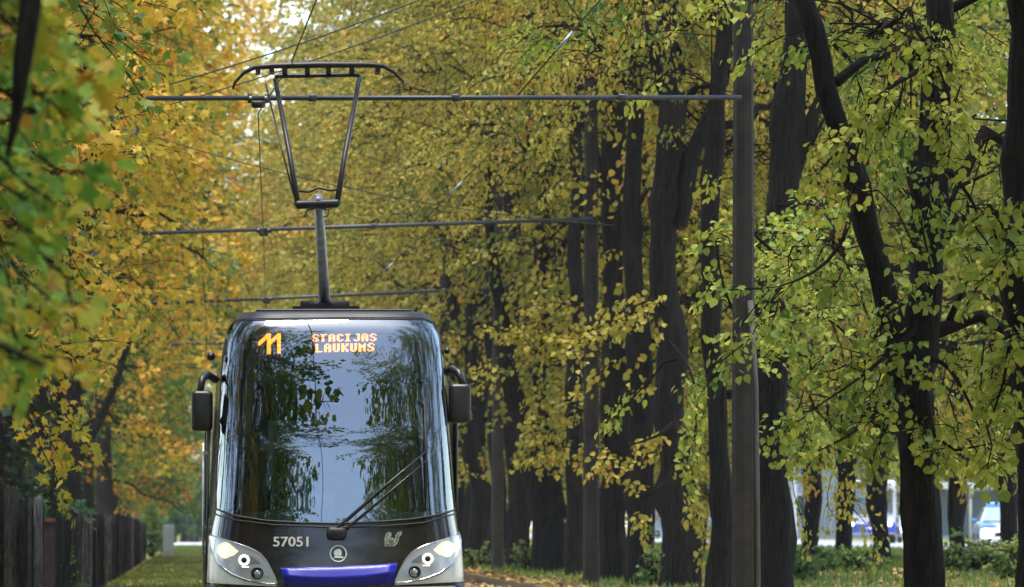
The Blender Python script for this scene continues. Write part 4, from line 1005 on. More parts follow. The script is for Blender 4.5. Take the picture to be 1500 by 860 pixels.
CR['edge'] = [make_crown('edge%d' % i, 130 + i, 2.2, 19, 3.9, 36, 22, 'linden', .092, tint_mid=.54, cull=(-1.9, -.1, 12)) for i in range(2)]
CR['high'] = [make_crown('high%d' % i, 140 + i, 7.6, 20, 5.4, 30, 24, 'linden', .15, n_side=7, leaf_gap=.11, slen=1.1, tint_mid=.45) for i in range(2)]
rt = random.Random(5)
TRUNKS = {}
def std_trunk(seed, r=.28, h=17):
    if seed in TRUNKS: return TRUNKS[seed]
    q = random.Random(seed); pts = [(0, 0, -.3)]; rs = [r * 1.35]
    x = y = 0
    for k in range(1, 9):
        x += q.uniform(-.14, .14); y += q.uniform(-.14, .14); pts.append((x, y, h * k / 8 if k > 1 else h / 8)); rs.append(r * (1.02 - .1 * k))
    pts.insert(1, (0, 0, .5)); rs.insert(1, r * 1.05)
    paths = [(pts, rs)]
    for k in range(3):
        z = q.uniform(3, 8); a = q.uniform(0, 6.28); b = (x * z / h, y * z / h, z)
        paths.append(([b, (b[0] + 1.0 * math.cos(a), b[1] + 1.0 * math.sin(a), z + 1.6), (b[0] + 2.1 * math.cos(a), b[1] + 2.1 * math.sin(a), z + 4.5)], [r * .5, r * .36, r * .12]))
    mb = trunk_mesh(paths, seed, 14); me = bpy.data.meshes.new('trunk%d' % seed); me.from_pydata(mb.v, [], mb.f); me.polygons.foreach_set('use_smooth', [True] * len(me.polygons)); me.update()
    TRUNKS[seed] = me; return me
def tree(kind, label, x, y, crown, leafm, group=None, s=1.0, sx=1.0, trunk=None, r=.28, rz=None, off=(0, 0), sz=1.0, cat='tree', barkm=None, seed=None, name=None, grp=None):
    z = gz(x); t = thing(name or kind, label, cat, (x, y, z), 0, group)
    bm_ = barkm or (BARK if 'linden' in kind else BARK_L)
    if trunk is None:
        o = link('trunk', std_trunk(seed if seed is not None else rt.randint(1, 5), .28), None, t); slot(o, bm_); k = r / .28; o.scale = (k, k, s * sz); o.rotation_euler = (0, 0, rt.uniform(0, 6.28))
    else:
        o = trunk; o.parent = t; o.location = (-x, -y, -z)
    w, l = crown; a = rt.uniform(0, 6.28) if rz is None else rz
    for nm, me, mm in (('branches', w, TWIG), ('crown', l, leafm)):
        c = link(nm, me, None, t); slot(c, mm); c.rotation_euler = (0, 0, a); c.scale = (s * sx, s * sx, s * sz); c.location = (off[0], off[1], off[2] if len(off) > 2 else 0)
    return t
def px_trunk(D, paths, seed, mt=BARK):
    """a trunk drawn as centre-line points (px, py, width px), standing at distance D"""
    out = []
    for pth in paths:
        pts = []; rs = []
        for (a, b, w, *d), (a2, b2, w2, *d2) in zip(pth, pth[1:] + pth[-1:]):
            n = max(1, int(abs(b2 - b) / 45))
            for k in range(n):
                t = k / n; bb = b + (b2 - b) * t; wob = (noise.noise(Vector((seed * 3.3, bb * .011, D))) * 11 + noise.noise(Vector((seed * 1.3, bb * .03, D))) * 3) * (1 if len(pth) > 4 and b < 830 else .3)
                dd = (d[0] if d else 0) + ((d2[0] if d2 else 0) - (d[0] if d else 0)) * t
                pts.append(P(a + (a2 - a) * t + wob, bb, D + dd)); rs.append((w + (w2 - w) * t) * .84 * D / F / 2)
        out.append((pts, rs))
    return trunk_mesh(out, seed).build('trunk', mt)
G1 = 'lindens of the row right of the track'
def base_y(D, z=.44): return VY + (CH - z) * F / D + 18
# --- explicit row right of the track
def row(label, D, main, limbs, crown, leafm, sx=1.0, off=(0, 0), s=1.0, sz=1.0, rz=None, above=True):
    by = base_y(D); a = main[-1]
    m_ = [(main[-1][0], by, main[-1][2] * 1.22), (main[-1][0], by - 60, main[-1][2] * 1.02)] + list(reversed([q for q in main if q[1] < by - 80]))
    tx, ty, tw = m_[-1][0], m_[-1][1], m_[-1][2]
    k = D / F; up = (12 / k)   # carry on to 13 m above ground
    m_ += [(tx + 10, ty - (up * .35), tw * .7), (tx - 12, VY - up, tw * .25)]
    tr = px_trunk(D, [m_] + limbs, D * 3.7 % 11)
    x = (main[-1][0] - VX) * D / F
    return tree('linden_tree', label, x, D, crown, leafm, G1, s=s, sx=sx, trunk=tr, off=off, sz=sz, rz=rz)
Rw, Ed, Hi = CR['row'], CR['edge'], CR['high']
N, Mi, Mp, Fa = CR['near'], CR['mid'], CR['maple'], CR['far']
row('thick black-barked linden trunk at the far right edge, nearest of the row', 50, [(1506, 0, 76), (1508, 180, 74), (1502, 400, 92), (1514, 600, 78), (1522, 800, 82)], [], Rw[0], LEAF_LINDEN_G, sx=.8, off=(.1, .3), rz=0)
row('big linden with a long dark limb leaning up left, second from the right edge', 59, [(1378, 0, 46), (1372, 120, 52), (1356, 300, 60), (1352, 420, 58), (1340, 560, 68), (1350, 700, 66), (1355, 840, 72)],
    [[(1335, 600, 50, .2), (1312, 510, 46, -.15), (1285, 400, 40, -.3), (1250, 270, 40, -.4), (1212, 130, 38, -.4), (1188, 40, 34, -.4), (1165, -60, 26, -.3)],
     [(1226, 120, 20, -.4), (1262, 90, 15, -.2), (1300, 78, 8, .0)], [(1372, 210, 14), (1400, 190, 9), (1430, 168, 4)], [(1380, 330, 12), (1400, 275, 9), (1455, 250, 4)], [(1385, 350, 12), (1410, 320, 9), (1460, 308, 4)], [(1390, 470, 12), (1420, 400, 8), (1460, 370, 4)]], Ed[1], LEAF_LINDEN_G, sx=.9, off=(0, .3), rz=0)
row('stout linden directly right of the nearest concrete pole', 75, [(1165, 60, 40), (1160, 160, 52), (1148, 280, 54), (1132, 420, 56), (1126, 520, 70), (1130, 620, 58), (1137, 740, 56), (1138, 830, 60)],
    [[(1150, 300, 30), (1180, 200, 24), (1215, 110, 14)], [(1160, 240, 18), (1185, 215, 12), (1210, 170, 5)]], Rw[2], LEAF_LINDEN_G, sx=.85, off=(0, .2), rz=0)
row('slimmer dark linden half hidden behind the left side of the nearest concrete pole', 82, [(1060, 60, 26), (1048, 200, 32), (1040, 330, 30), (1038, 440, 36), (1050, 560, 34), (1058, 700, 36), (1056, 830, 44)], [], Rw[1], LEAF_LINDEN_Y, sx=.7, off=(0, .2), rz=0)
row('thick linden that forks high up, just left of the nearest concrete pole', 90, [(978, 110, 36), (985, 200, 48), (972, 300, 44), (972, 400, 46), (980, 500, 50), (985, 620, 54), (995, 760, 56), (998, 840, 62)],
    [[(992, 330, 34), (1012, 235, 30), (1035, 180, 24), (1060, 120, 16), (1075, 40, 9)], [(978, 150, 22), (962, 100, 18), (950, 30, 12)]], Rw[0], LEAF_LINDEN_Y, sx=.75, off=(0, .2), rz=0)
row('linden partly hidden between the forked linden and the one with the broken stub', 96, [(930, 60, 22), (925, 260, 30), (928, 420, 34), (935, 560, 40), (940, 700, 42), (944, 830, 46)], [], Rw[2], LEAF_LINDEN_Y, sx=.75, off=(0, .2), rz=0)
row('linden with a broken stub pointing right and a thin limb curving up to the left', 102, [(905, 30, 26), (900, 180, 36), (896, 300, 40), (902, 420, 34), (905, 540, 44), (898, 660, 48), (898, 760, 50), (898, 845, 56)],
    [[(905, 300, 24), (925, 262, 22), (946, 224, 16)], [(884, 275, 17), (868, 215, 14), (848, 165, 11), (835, 125, 10), (818, 75, 9), (800, 20, 7)]], Rw[1], LEAF_LINDEN_Y, sx=.8, off=(0, .2), rz=0)
row('dark linden trunk close behind the left side of the second concrete pole', 112, [(845, 120, 20), (842, 300, 24), (844, 470, 24), (846, 640, 26), (846, 820, 32)], [], Rw[0], LEAF_LINDEN_Y, sx=.8, off=(0, .2), rz=0)
row('linden whose trunk curves up to the left, joined low to a twin stem', 121, [(722, 300, 16), (726, 420, 20), (742, 520, 24), (762, 600, 32), (785, 670, 44), (798, 760, 52), (803, 835, 58)],
    [[(815, 760, 34), (806, 660, 32), (795, 560, 28), (793, 430, 28), (800, 320, 26), (812, 200, 24), (816, 80, 16), (812, -60, 8)]], Rw[2], LEAF_LINDEN_Y, sx=.9, off=(0, .2), rz=0)
row('straight linden just right of the third concrete pole', 134, [(742, 150, 20), (748, 300, 26), (750, 450, 26), (746, 600, 30), (755, 720, 36), (758, 825, 40)], [[(752, 300, 16), (772, 215, 12), (785, 150, 8)]], Rw[1], LEAF_LINDEN_Y, sx=1.0, off=(0, .2), rz=0)
row('dark linden nearest the right flank of the tram', 148, [(685, 400, 20), (690, 520, 24), (688, 620, 30), (700, 720, 36), (704, 818, 42)], [[(686, 520, 16), (668, 460, 10), (650, 380, 6)]], Rw[0], LEAF_LINDEN_Y, sx=1.05, off=(0, .2), rz=0)
row('linden just left of the third concrete pole, its trunk against another', 141, [(718, 480, 16), (722, 600, 22), (724, 700, 26), (722, 820, 30)], [], Rw[2], LEAF_LINDEN_Y, sx=1.0, off=(0, .2), rz=0)
# rest of the row, behind the tram
FR = 'far lindens of the avenue behind the tram'
lab_fr = 'far yellow-olive linden of the avenue, merging with its neighbours above and behind the tram'
y = 158
k = 0
while y < 430:
    tree('linden_tree', lab_fr, 7.4 + rt.uniform(-.5, .5), y, (Mi if y < 220 else Fa)[k % 3], LEAF_LINDEN_Y, FR, sx=rt.uniform(.95, 1.15), r=.3, off=(.3, 0)); k += 1; y += rt.uniform(9, 13)
# --- second row, by the street
G2 = 'slim lindens beside the street'
def row2(label, px, D, w, bot, bends, crown, lm, sx=1.0):
    by = VY + (CH - .62) * F / D + 10
    m_ = [(px + bends[0], by, w * 1.3), (px + bends[0] * .5, by - 25, w * 1.0), (px + bends[1], by - 60, w * .92), (px + bends[2], by - 95, w * 1.0), (px + bends[3], by - 140, w * 1.15), (px + bends[3] * .3, by - 260, w * .8), (px, by - 560, w * .45)]
    tr = px_trunk(D, [m_, [(px + bends[3], by - 130, w * .6), (px + bends[3] + 30, by - 230, w * .45), (px + bends[3] + 60, by - 380, w * .2)]], D % 7)
    tree('linden_tree', label, (px - VX) * D / F, D, crown, lm, G2, trunk=tr, sx=sx, off=(0, 0, 1.3))
row2('slim linden in front of the street, leftmost of three, its foot in bushes', 1190, 146, 29, 818, (-6, 0, 3, 2), Mi[0], LEAF_LINDEN_G)
row2('slim linden in the middle of the three in front of the bus', 1236, 140, 28, 816, (-2, 0, 3, 3), Mi[1], LEAF_LINDEN_G)
row2('knobbly linden with a bulge near its fork, hiding the right half of the bus', 1289, 130, 32, 830, (2, 1, -3, -2), Mi[2], LEAF_LINDEN_G)
row2('slim linden standing just left of the patrol car', 1405, 134, 28, 822, (0, -1, 0, 0), Mi[0], LEAF_LINDEN_G)
row2('linden leaning a little right over the patrol car headlight', 1486, 128, 30, 818, (2, 2, -3, -8), Mi[1], LEAF_LINDEN_G)
row2('slim linden glimpsed between the nearest pole and the forked linden', 1030, 185, 17, 810, (0, 2, 0, -2), Mi[2], LEAF_LINDEN_Y)
y = 158; k = 0
lab_r2 = 'background linden beside the street, its crown filling the gaps between the nearer trunks'
for (x_, y_) in [(15.8, 158), (17.5, 172), (14.6, 205), (17, 222), (15.5, 245), (17.2, 270), (15, 300), (17, 335), (15.5, 370), (17, 410), (18.5, 112), (17.7, 140), (12.4, 98), (11.8, 117), (10, 121), (14.3, 142), (11.5, 170), (12, 196)]:
    hide = y_ < 150
    tree('linden_tree', lab_r2, x_, y_, (Mi + N)[k % 6] if y_ < 220 else Fa[k % 4], LEAF_LINDEN_Y if x_ < 15 or y_ > 200 else LEAF_LINDEN_G, 'background lindens beside the street', r=.22, sx=1.0, sz=1.0 if y_ > 150 else 1.12, s=1.05); k += 1
for k, (x_, y_) in enumerate([(44, 210), (47, 240), (43, 262), (50, 300), (45, 350), (52, 385), (46, 430), (60, 330), (66, 380), (42, 470), (34, 500), (56, 450), (24, 470), (15, 480)]):
    tree('broadleaf_tree', 'hazy green-yellow tree on the far side of the street', x_, y_, Fa[k % 4], LEAF_FAR if k % 2 else LEAF_LINDEN_Y, 'trees on the far side of the street', r=.3, sx=1.3)
# --- left side, behind the fence
G3 = 'maples behind the fence'
def left(label, px, D, w, X, crown, lm, sx=1.0, r=.3, off=(0, 0), sz=1.0):
    tree('maple_tree', label, X if X is not None else (px - VX) * D / F, D, crown, lm, G3, sx=sx, r=r, off=off, sz=sz)
left('orange maple whose trunk stands beyond the fence, third from the left edge', 104, 153, 28, None, Mp[0], LEAF_MAPLE_O, r=.30, off=(.3, 0, 3))
left('maple with a twin dark trunk rising behind the far part of the fence', 155, 207, 25, None, Mp[1], LEAF_MAPLE_G, r=.34, off=(.4, 0, 3))
left('dark broad trunk at the left edge behind the fence, crown of yellow leaves', 18, 104, 34, None, Mp[0], LEAF_MAPLE_O, r=.36, off=(-.2, 0, 1.8), sx=.95)
left('pale slender pair of stems above the dark gap in the fence', 62, 124, 14, None, Mp[1], LEAF_MAPLE_O, r=.15, off=(0, 0, 2.5), sx=.9)
left('second pale slender stem above the dark gap in the fence', 77, 128, 12, None, Mp[0], LEAF_MAPLE_O, r=.15, sx=.8, off=(0, 0, 2.8))
tags = ['nearest maple crown on the left that stays in focus, yellow-green with orange tips', 'orange and yellow maple crown overhanging the left edge above the fence', 'yellow maple crown reaching toward the left end of the top bracket tube', 'maple crown with green and orange leaves below the second bracket tube', 'orange maple crown between the bracket tubes and the left edge']
for k, (x_, y_, sx_, lm) in enumerate([(-4.6, 44, .86, LEAF_MAPLE_G), (-4.7, 53, .92, LEAF_MAPLE_O), (-4.6, 62, .92, LEAF_MAPLE_G), (-5.0, 74, 1.0, LEAF_MAPLE_O), (-4.6, 86, 1.0, LEAF_MAPLE_O)]):
    left(tags[k], 0, y_, 0, x_, Mp[k % 2], lm, sx=sx_, off=(-.1, 0, (0, 0, .3, .9, 1.3)[k]))
k = 0
for y_ in (172, 187, 226, 243, 258, 275, 292, 310, 328, 348, 368, 390, 412):
    x_ = -4.6 - max(0, y_ - 250) * .006 + rt.uniform(-.4, .4)
    lm = LEAF_MAPLE_O if y_ < 180 or k % 6 == 3 else LEAF_MAPLE_G
    tree('maple_tree', 'far maple behind the fence, its orange and green crown merging over the track', x_, y_, (Mp if y_ < 200 else Fa)[k % 2], lm, 'far maples overhanging the track', sx=rt.uniform(1.0, 1.15) if y_ < 200 else rt.uniform(.78, .9), r=.28, off=(.4 if y_ < 200 else -.5, 0)); k += 1
for k, (x_, y_) in enumerate([(-10.5, 118), (-10, 150), (-11, 180), (-10, 215), (-11, 250), (-10, 290), (-12, 330), (-10, 380), (-8.5, 98), (-9.5, 430)]):
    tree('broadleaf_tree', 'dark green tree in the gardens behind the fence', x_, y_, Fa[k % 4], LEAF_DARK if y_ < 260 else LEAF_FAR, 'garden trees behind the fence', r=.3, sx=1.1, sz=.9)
for k, (x_, y_) in enumerate([(-9, 540), (-2, 548), (5, 536), (12, 545), (20, 540), (-16, 545), (28, 548), (0, 580), (9, 585), (18, 590), (-10, 590), (36, 560), (46, 570)]):
    tree('broadleaf_tree', 'distant hazy green tree closing the end of the avenue', x_, y_, Fa[k % 4], LEAF_FAR, 'trees closing the end of the avenue', r=.35, s=1.35, sx=1.1)
# trees on both sides of the viewer, mirrored in the windscreen
for k, y_ in enumerate([-52, -40, -28, -16, -4, 8, 18, 27, 36, 44]):
    near = y_ < 15
    tree('linden_tree', 'linden beside the viewer, seen only reflected in the windscreen', 8.2 + rt.uniform(-.2, .3), y_, N[k % 3] if near else Hi[k % 2], LEAF_LINDEN_G, 'lindens mirrored in the windscreen', sx=1.0 if near else .93)
    tree('maple_tree', 'maple beside the viewer, seen only reflected in the windscreen', -5.2 + rt.uniform(-.3, .2), y_ + 3, Mp[k % 2] if near else Hi[(k + 1) % 2], LEAF_MAPLE_G, 'maples mirrored in the windscreen', sx=1.0 if near else (1.22 if y_ > 40 else .96))

for k, (x_, y_) in enumerate([(-12, -40), (-13, -22), (-11.5, -6), (-12.5, 8), (-11.5, 22), (-12, 34), (-11, 46), (-12, 60), (-19, 0), (-19, 25), (-18, 48), (15.5, -30), (15.5, -8), (15.5, 14), (15.5, 34), (15.5, 52)]):  # unseen trees, added so the cab's curved sides mirror dark leaves instead of sky
    tree('broadleaf_tree', 'deeper unseen tree, added beside the viewer to darken the reflection in the tram front', x_, y_, Fa[k % 4], LEAF_DARK if x_ < 0 else LEAF_LINDEN_G, 'unseen trees added to darken the tram front', r=.3, sx=1.1)
tree('maple_tree', 'tall maple reaching over the track high above the second bracket tube', -4.4, 214, Fa[1], LEAF_MAPLE_O, G3, r=.3, sx=1.2, off=(.9, 0, 5))
tree('maple_tree', 'tall maple reaching over the track beyond the third bracket tube', -4.8, 300, Fa[3], LEAF_MAPLE_O, G3, r=.3, sx=1.2, off=(.9, 0, 8))
tree('maple_tree', 'tall golden maple reaching over the track beyond the pantograph', -4.2, 252, Fa[2], LEAF_MAPLE_O, G3, r=.3, sx=1.25, off=(1.1, 0, 6))
# --- blurred foreground maple twigs, close to the viewer on the left
fg = thing('maple_tree', 'out-of-focus green and orange maple branch hanging close at the left edge', 'tree', (-3.6, 15, 0), 0, None)
mb = trunk_mesh([([(0, 0, -.3), (0, 0, .4), (.1, 0, 3), (.0, .2, 6), (.1, 0, 10)], [.3, .22, .18, .14, .05]), ([(.05, 0, 3.0), (1.2, .3, 3.3), (2.2, .6, 3.2), (2.9, 1, 2.9)], [.07, .045, .03, .012]), ([(.05, 0, 4.2)] + [tuple(P(a_, b_, 24) - Vector((-3.6, 15, 0))) for a_, b_ in ((20, -190), (52, -70), (46, 10), (34, 90), (24, 170), (10, 230))], [.09, .06, .044, .040, .034, .024, .01]), ([(.05, 0, 2.2), (1.2, .8, 2.6), (2.3, 1.8, 2.3), (3.1, 2.6, 1.95)], [.06, .04, .025, .01])], 3)
mb.build('trunk', BARK_L, fg)
rng = np.random.default_rng(91); tp_ = [spray_template(rng, 5, .13, .34) for _ in range(4)]
def spot(px, py, D): v = P(px, py, D); return (v.x + 3.6, v.y - 15, v.z)
spots = []
for (a, b, c, d, D0, D1, nn, t0) in [(-50, 120, 80, 310, 24, 31, 17, .38), (-40, 50, 450, 560, 24, 29, 6, .45), (-30, 140, 400, 530, 24, 32, 8, .62), (40, 150, 20, 190, 24, 32, 9, .64), (-30, 80, 260, 450, 24, 30, 7, .5), (-30, 40, -60, 60, 24, 28, 5, .6)]:
    for _ in range(nn): spots.append((spot(rng.uniform(a, b), rng.uniform(c, d), rng.uniform(D0, D1)), t0 + rng.normal(0, .06)))
tips = np.array([s_[0] for s_ in spots]); tins = np.array([s_[1] for s_ in spots]); dirs = rng.normal(0, .5, tips.shape) + (1, .2, -.5)
C_, D_, NN_, S_, TT_, tw_ = build_sprays(rng, tips - norm(dirs) * .2, norm(dirs), rng.uniform(.8, 1.15, len(tips)), 'maple', .105, tins, tp_, jitter=.02)
link('crown', leaves_mesh('foreground_leaves', C_, D_, NN_, S_, TT_, 'maple', rng), LEAF_MAPLE_FG, fg)
anch = np.array([(1.2, .5, 3.2)]); lo = tips[:, 2] < 2.4
st = np.where(lo[:, None], np.array([[2.3, 1.8, 2.3]]), np.array([[2.2, .6, 3.2]])); md_ = (st + tips) / 2 + (0, 0, .15)
link('branches', merge_quads('foreground_twigs', [tubes_np(np.stack([st, md_, tips - norm(dirs) * .2], 1), np.tile(np.array([.008, .006, .004])[None], (len(tips), 1)), 4)] + tw_), TWIG, fg)

# --- individual low sprays that cross the trunks, as in the photograph
def boughs(tree_name, label, D, start, ends, lm, lsize, tint, group, slen=.55, nper=5, seed=1):
    pass
rng = np.random.default_rng(17); tpl = [spray_template(rng, 7, .075, .55) for _ in range(4)]
def bough(host, pts_px, D, lm, n_sp, tint, lsize=.10, spread=.35, name='bough'):
    """a low leafy bough of its tree: pts_px runs from the trunk to the tip"""
    h = Vector(host.location); q, r = smooth_path([P(a, b, D + dd) - h for a, b, dd in pts_px], [.035, .022, .014, .008][:len(pts_px)] if len(pts_px) <= 4 else [.035] + [.015] * (len(pts_px) - 1), .2)
    q = np.array([tuple(v) for v in q]); i = (np.clip(rng.uniform(.3, 1, n_sp), 0, .999) * len(q)).astype(int)
    tips = q[i] + rng.normal(0, spread * .5, (n_sp, 3)) * (1, 1, .6); ax = norm(q[-1] - q[0])[None] + rng.normal(0, .5, (n_sp, 3)) + (0, 0, -.15)
    C1, D1, N1, S1_, T1, tw1 = build_sprays(rng, tips, norm(ax), rng.uniform(.6, 1.1, n_sp), 'linden', lsize, np.full(n_sp, tint + .07), tpl, jitter=.03)
    me = leaves_mesh('bough_leaves', C1, D1, N1, S1_, T1, 'linden', rng)
    wood = merge_quads('bough_wood', [tubes_np(q[None], np.array(r)[None], 6)] + tw1 + [tubes_np(np.stack([q[i], (q[i] + tips) / 2, tips], 1), np.tile(np.array([.006, .005, .004])[None], (n_sp, 1)), 4)]); b = link('bough', wood, TWIG, host); link('leaves', me, lm, b)
T = {o['label']: o for o in COL.objects if o.get('category') == 'tree' and o.parent is None and 'label' in o}
def host(s): return next(o for l, o in T.items() if s in l)
LY, LG = LEAF_LINDEN_Y, LEAF_LINDEN_G
h1 = host('curves up to the left'); h2 = host('broken stub pointing right and'); h3 = host('directly right of the nearest'); h4 = host('long dark limb'); h5 = host('forks high up'); h6 = host('right flank'); h7 = host('far right edge'); h8 = host('second concrete pole')
bough(h2, [(890, 640, 0), (850, 600, -.5), (800, 640, -.9), (788, 655, -1)], 101, LY, 16, .62)
bough(h2, [(895, 600, 0), (900, 610, -.8), (850, 655, -1.2), (800, 650, -1.2)], 101, LY, 14, .6)
bough(h2, [(890, 500, 0), (850, 480, -.6), (800, 500, -1), (760, 540, -1.1)], 101, LY, 18, .6)
bough(h2, [(890, 450, 0), (840, 440, -.6), (790, 470, -1), (745, 480, -1.1)], 101, LY, 14, .6)
bough(h5, [(985, 620, 0), (960, 640, -.8), (930, 650, -.9), (905, 660, -1)], 88, LY, 8, .6)
bough(h5, [(985, 690, 0), (965, 715, -.8), (945, 725, -.9), (925, 735, -1)], 88, LY, 3, .55)
bough(h5, [(975, 450, 0), (950, 440, -.8), (900, 470, -1), (860, 500, -1)], 88, LY, 16, .6)
bough(h5, [(980, 500, 0), (1010, 540, -.6), (1020, 600, -1), (1015, 660, -1.2)], 88, LG, 12, .5)
bough(h5, [(990, 660, 0), (1012, 690, -.5), (1022, 730, -.6), (1028, 775, -.6)], 88, LY, 6, .4)
bough(h6, [(690, 600, 0), (660, 640, -1), (700, 690, -1.2), (740, 700, -1.3)], 146, LY, 5, .7)
bough(h6, [(690, 500, 0), (720, 560, -1), (740, 640, -1.2), (700, 660, -1.3)], 146, LY, 7, .72)
for k, (pts, n, t) in enumerate([([(1130, 560, 0), (1090, 480, -6), (1060, 420, -7), (1045, 330, -7)], 34, .45), ([(1130, 420, 0), (1160, 400, -6), (1090, 330, -7), (1060, 300, -7)], 36, .5), ([(1130, 500, 0), (1180, 460, -4), (1230, 480, -5), (1260, 520, -5)], 44, .35),
    ([(1130, 620, 0), (1160, 620, -1), (1200, 640, -2), (1240, 660, -2)], 34, .45), ([(1130, 420, 0), (1180, 360, -3), (1150, 340, -5), (1090, 370, -6)], 40, .42), ([(1140, 300, 0), (1190, 300, -4), (1220, 330, -5), (1240, 380, -5)], 36, .4)]):
    bough(h3, pts, 75, LG, n // 2, t, .092)
for pts, n, t in [([(1340, 560, 0), (1290, 600, -1), (1240, 640, -1.5), (1200, 660, -1.5)], 30, .45), ([(1345, 480, 0), (1300, 520, -1), (1250, 560, -1.5), (1190, 600, -1.5)], 34, .4), ([(1350, 420, 0), (1330, 440, -.8), (1300, 460, -1), (1270, 520, -1)], 26, .4),
                  ([(1355, 520, 0), (1390, 540, -.8), (1420, 590, -1), (1440, 640, -1)], 30, .5), ([(1355, 560, 0), (1370, 640, -.8), (1400, 660, -1), (1450, 650, -1)], 26, .55), ([(1250, 300, -.4), (1230, 360, -1), (1190, 400, -1.3), (1140, 420, -1.5)], 16, .4), ([(1350, 240, 0), (1400, 260, -1), (1440, 330, -1), (1460, 420, -1)], 36, .42), ([(1350, 100, 0), (1290, 140, -1), (1260, 200, -1), (1250, 260, -1.2)], 30, .42),
                  ([(1372, 60, 0), (1340, 40, -1), (1380, 110, -1.2), (1400, 190, -1.2)], 60, .45), ([(1350, 300, 0), (1330, 260, -1), (1350, 330, -1.2), (1365, 400, -1.2)], 16, .42)]:
    bough(h4, pts, 59, LG, n * 2 // 5, t, .092)
for pts, n, t in [([(1500, 300, 0), (1470, 330, -1), (1450, 300, -1.4), (1470, 400, -1.5)], 14, .45), ([(1505, 480, 0), (1480, 500, -1), (1470, 560, -1), (1450, 620, -1)], 14, .5)]:
    bough(h7, pts, 50, LG, n, t, .105)

# ------------------------------------------------------------------ bushes under the trees
def bush(label, cx, cy, w, hgt, D, n, lm, tint, ls=.09, seed=0, cat='bush'):
    rg = np.random.default_rng(seed); b0 = P(cx, cy, D); x = b0.x; z0 = gz(x)
    t = thing('leafy_bush' if cat == 'bush' else 'seedling', label, cat, (x, D, z0)); W = w * D / F / 2; H = hgt
    a = rg.uniform(0, 6.28, n); rr_ = W * np.sqrt(rg.random(n)); tips = np.stack([rr_ * np.cos(a), rr_ * np.sin(a) * .7, H * (.15 + .85 * rg.random(n) * (1 - .6 * (rr_ / W) ** 2))], -1)
    dirs = norm(tips * (1, 1, .4) + rg.normal(0, .3, tips.shape)); base = np.stack([tips[:, 0] * .25, tips[:, 1] * .25, np.zeros(n)], -1)
    tl = [spray_template(rg, 6, .08, .38) for _ in range(3)]
    C1, D1, N1, S1_, T1, tw1 = build_sprays(rg, tips - dirs * .15, dirs, rg.uniform(.7, 1.2, n), 'linden', ls, np.full(n, tint) + rg.normal(0, .12, n), tl, jitter=.02)
    link('leaves', leaves_mesh('bush_leaves', C1, D1, N1, S1_, T1, 'linden', rg), lm, t)
    link('stems', merge_quads('bush_stems', [tubes_np(np.stack([base, (base + tips) / 2 + (0, 0, .1), tips - dirs * .15], 1), np.tile(np.array([.012, .009, .006])[None], (n, 1)), 4)] + tw1), TWIG, t)
bush('low leafy bush at the foot of the slim trunks in front of the street', 1215, 850, 110, .5, 112, 70, LEAF_SHRUB, .35, seed=1)
bush('smaller bush spilling from the right side of the stout linden', 1165, 850, 60, .55, 98, 34, LEAF_SHRUB, .3, seed=2)
bush('bush beneath the knobbly linden beside bright grass', 1262, 850, 60, .55, 108, 30, LEAF_SHRUB, .45, seed=3)
bush('wide brownish-green bush in front of the patrol car', 1430, 840, 120, .62, 104, 80, LEAF_SHRUB, .6, seed=4)
bush('low bush at the foot of the far right linden', 1490, 850, 60, .8, 92, 36, LEAF_SHRUB, .55, seed=5)
bush('small seedling bush beside the curved linden trunk', 772, 830, 30, .75, 122, 14, LEAF_SHRUB, .6, seed=6)
bush('low leafy shrub at the right flank of the tram', 700, 825, 60, .55, 135, 26, LEAF_SHRUB, .65, seed=7)
bush('narrow seedling between the forked linden and its left neighbour', 958, 850, 26, 1.0, 92, 9, LEAF_SHRUB, .35, seed=8)
bush('dark hedge-like bush behind the nearest stretch of fence', 20, 760, 100, 2.6, 112, 150, LEAF_FAR, .1, .12, seed=10)
bush('dark bush behind the fence beside the slender stems', 100, 760, 90, 2.3, 150, 120, LEAF_FAR, .15, .14, seed=11)
bush('green bush hiding the far end of the fence', 222, 790, 26, 2.4, 272, 90, LEAF_FAR, .7, .16, seed=12)
for k_, (px_, w_) in enumerate([(205, 70), (250, 60), (285, 60), (330, 80), (160, 70)]):
    bush('hazy green thicket beyond the crossing road, ' + ('left of the cabinet', 'behind the cabinet', 'just left of the tram', 'behind the tram', 'behind the far end of the fence')[k_], px_, 770, w_, 6.5, 526 + 3 * k_, 160, LEAF_FAR, .35, .5, seed=40 + k_)
bush('small creeper plant clinging to the fence just past the gap', 101, 820, 10, 1.1, 98, 7, LEAF_SHRUB, .3, .07, seed=13)

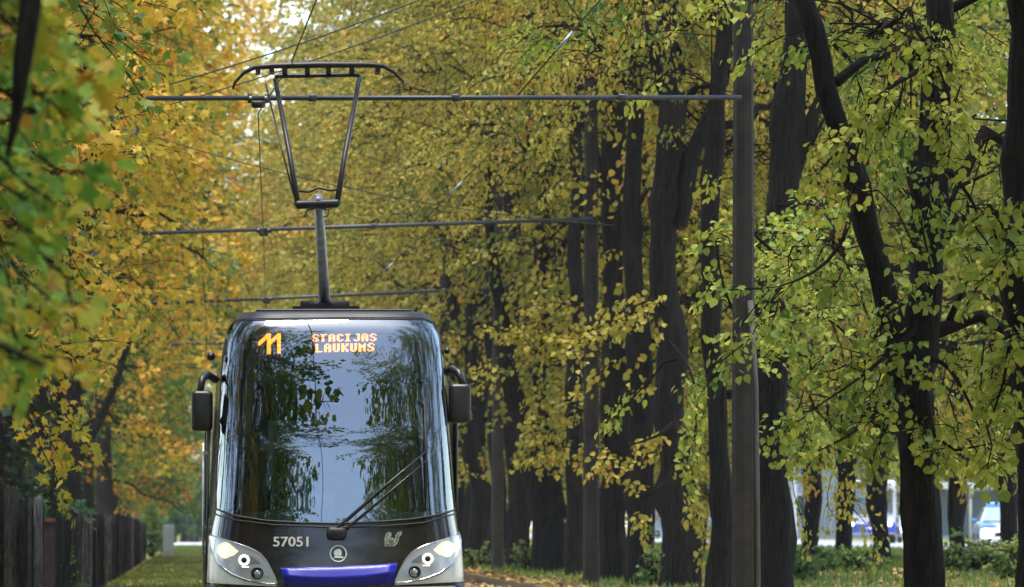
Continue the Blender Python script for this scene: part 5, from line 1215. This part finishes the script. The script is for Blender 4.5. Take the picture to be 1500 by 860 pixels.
# ================================================================== CAMERA, LIGHT, WORLD
cam = bpy.data.cameras.new('camera'); co = bpy.data.objects.new('camera', cam); COL.objects.link(co); SC.camera = co
co.location = (0, 0, CH); co.rotation_euler = (math.radians(90), 0, 0)
cam.sensor_width = 36; cam.lens = F / 1500 * 36; cam.shift_x = (750 - VX) / 1500; cam.shift_y = (VY - 430) / 1500
cam.clip_end = 6000; cam.clip_start = .5
cam.dof.use_dof = True; cam.dof.focus_distance = 58; cam.dof.aperture_fstop = 4.6; cam.dof.aperture_blades = 8
EL, AZ = math.radians(82), math.radians(215)      # azimuth the light comes from, clockwise from +Y
w = bpy.data.worlds.new('World'); SC.world = w; w.use_nodes = True; nt = w.node_tree
sky = nt.nodes.new('ShaderNodeTexSky'); sky.sky_type = 'NISHITA'; sky.sun_disc = False; sky.sun_elevation = EL; sky.sun_rotation = AZ; sky.dust_density = 1.0; sky.air_density = 1.1; sky.ozone_density = 1.2
bg = nt.nodes['Background']; bg.inputs['Strength'].default_value = .15; hs = nt.nodes.new('ShaderNodeHueSaturation'); hs.inputs['Saturation'].default_value = .8; nt.links.new(sky.outputs[0], hs.inputs['Color']); nt.links.new(hs.outputs[0], bg.inputs['Color'])
sun = bpy.data.lights.new('sun', 'SUN'); sun.energy = 1.5; sun.angle = math.radians(14); sun.color = (1, .95, .88)
so = bpy.data.objects.new('sun', sun); COL.objects.link(so)
d = Vector((math.sin(AZ) * math.cos(EL), math.cos(AZ) * math.cos(EL), math.sin(EL))); so.rotation_euler = d.to_track_quat('Z', 'Y').to_euler()
mb = MB(); mb.box((20, 330, 19), (300, 900, 41)); hz_ = mb.build('haze', None); tag(hz_, kind='stuff')
hm = bpy.data.materials.new('haze_air'); hm.use_nodes = True; hn = hm.node_tree; hn.nodes.remove(hn.nodes['Principled BSDF'])
pv = hn.nodes.new('ShaderNodeVolumePrincipled'); pv.inputs['Color'].default_value = (.86, .92, .97, 1); pv.inputs['Density'].default_value = .00014; hn.links.new(pv.outputs[0], hn.nodes['Material Output'].inputs['Volume']); hz_.data.materials.append(hm)
SC.view_settings.view_transform = 'Standard'; SC.view_settings.look = 'None'; SC.view_settings.gamma = 1; SC.view_settings.exposure = 1.68
cy = SC.cycles; cy.use_denoising = True; cy.max_bounces = 6; cy.diffuse_bounces = 3; cy.glossy_bounces = 3; cy.transmission_bounces = 4; cy.transparent_max_bounces = 8
cy.sample_clamp_indirect = 6; cy.caustics_reflective = False; cy.caustics_refractive = False; cy.use_adaptive_sampling = True; cy.adaptive_threshold = .02
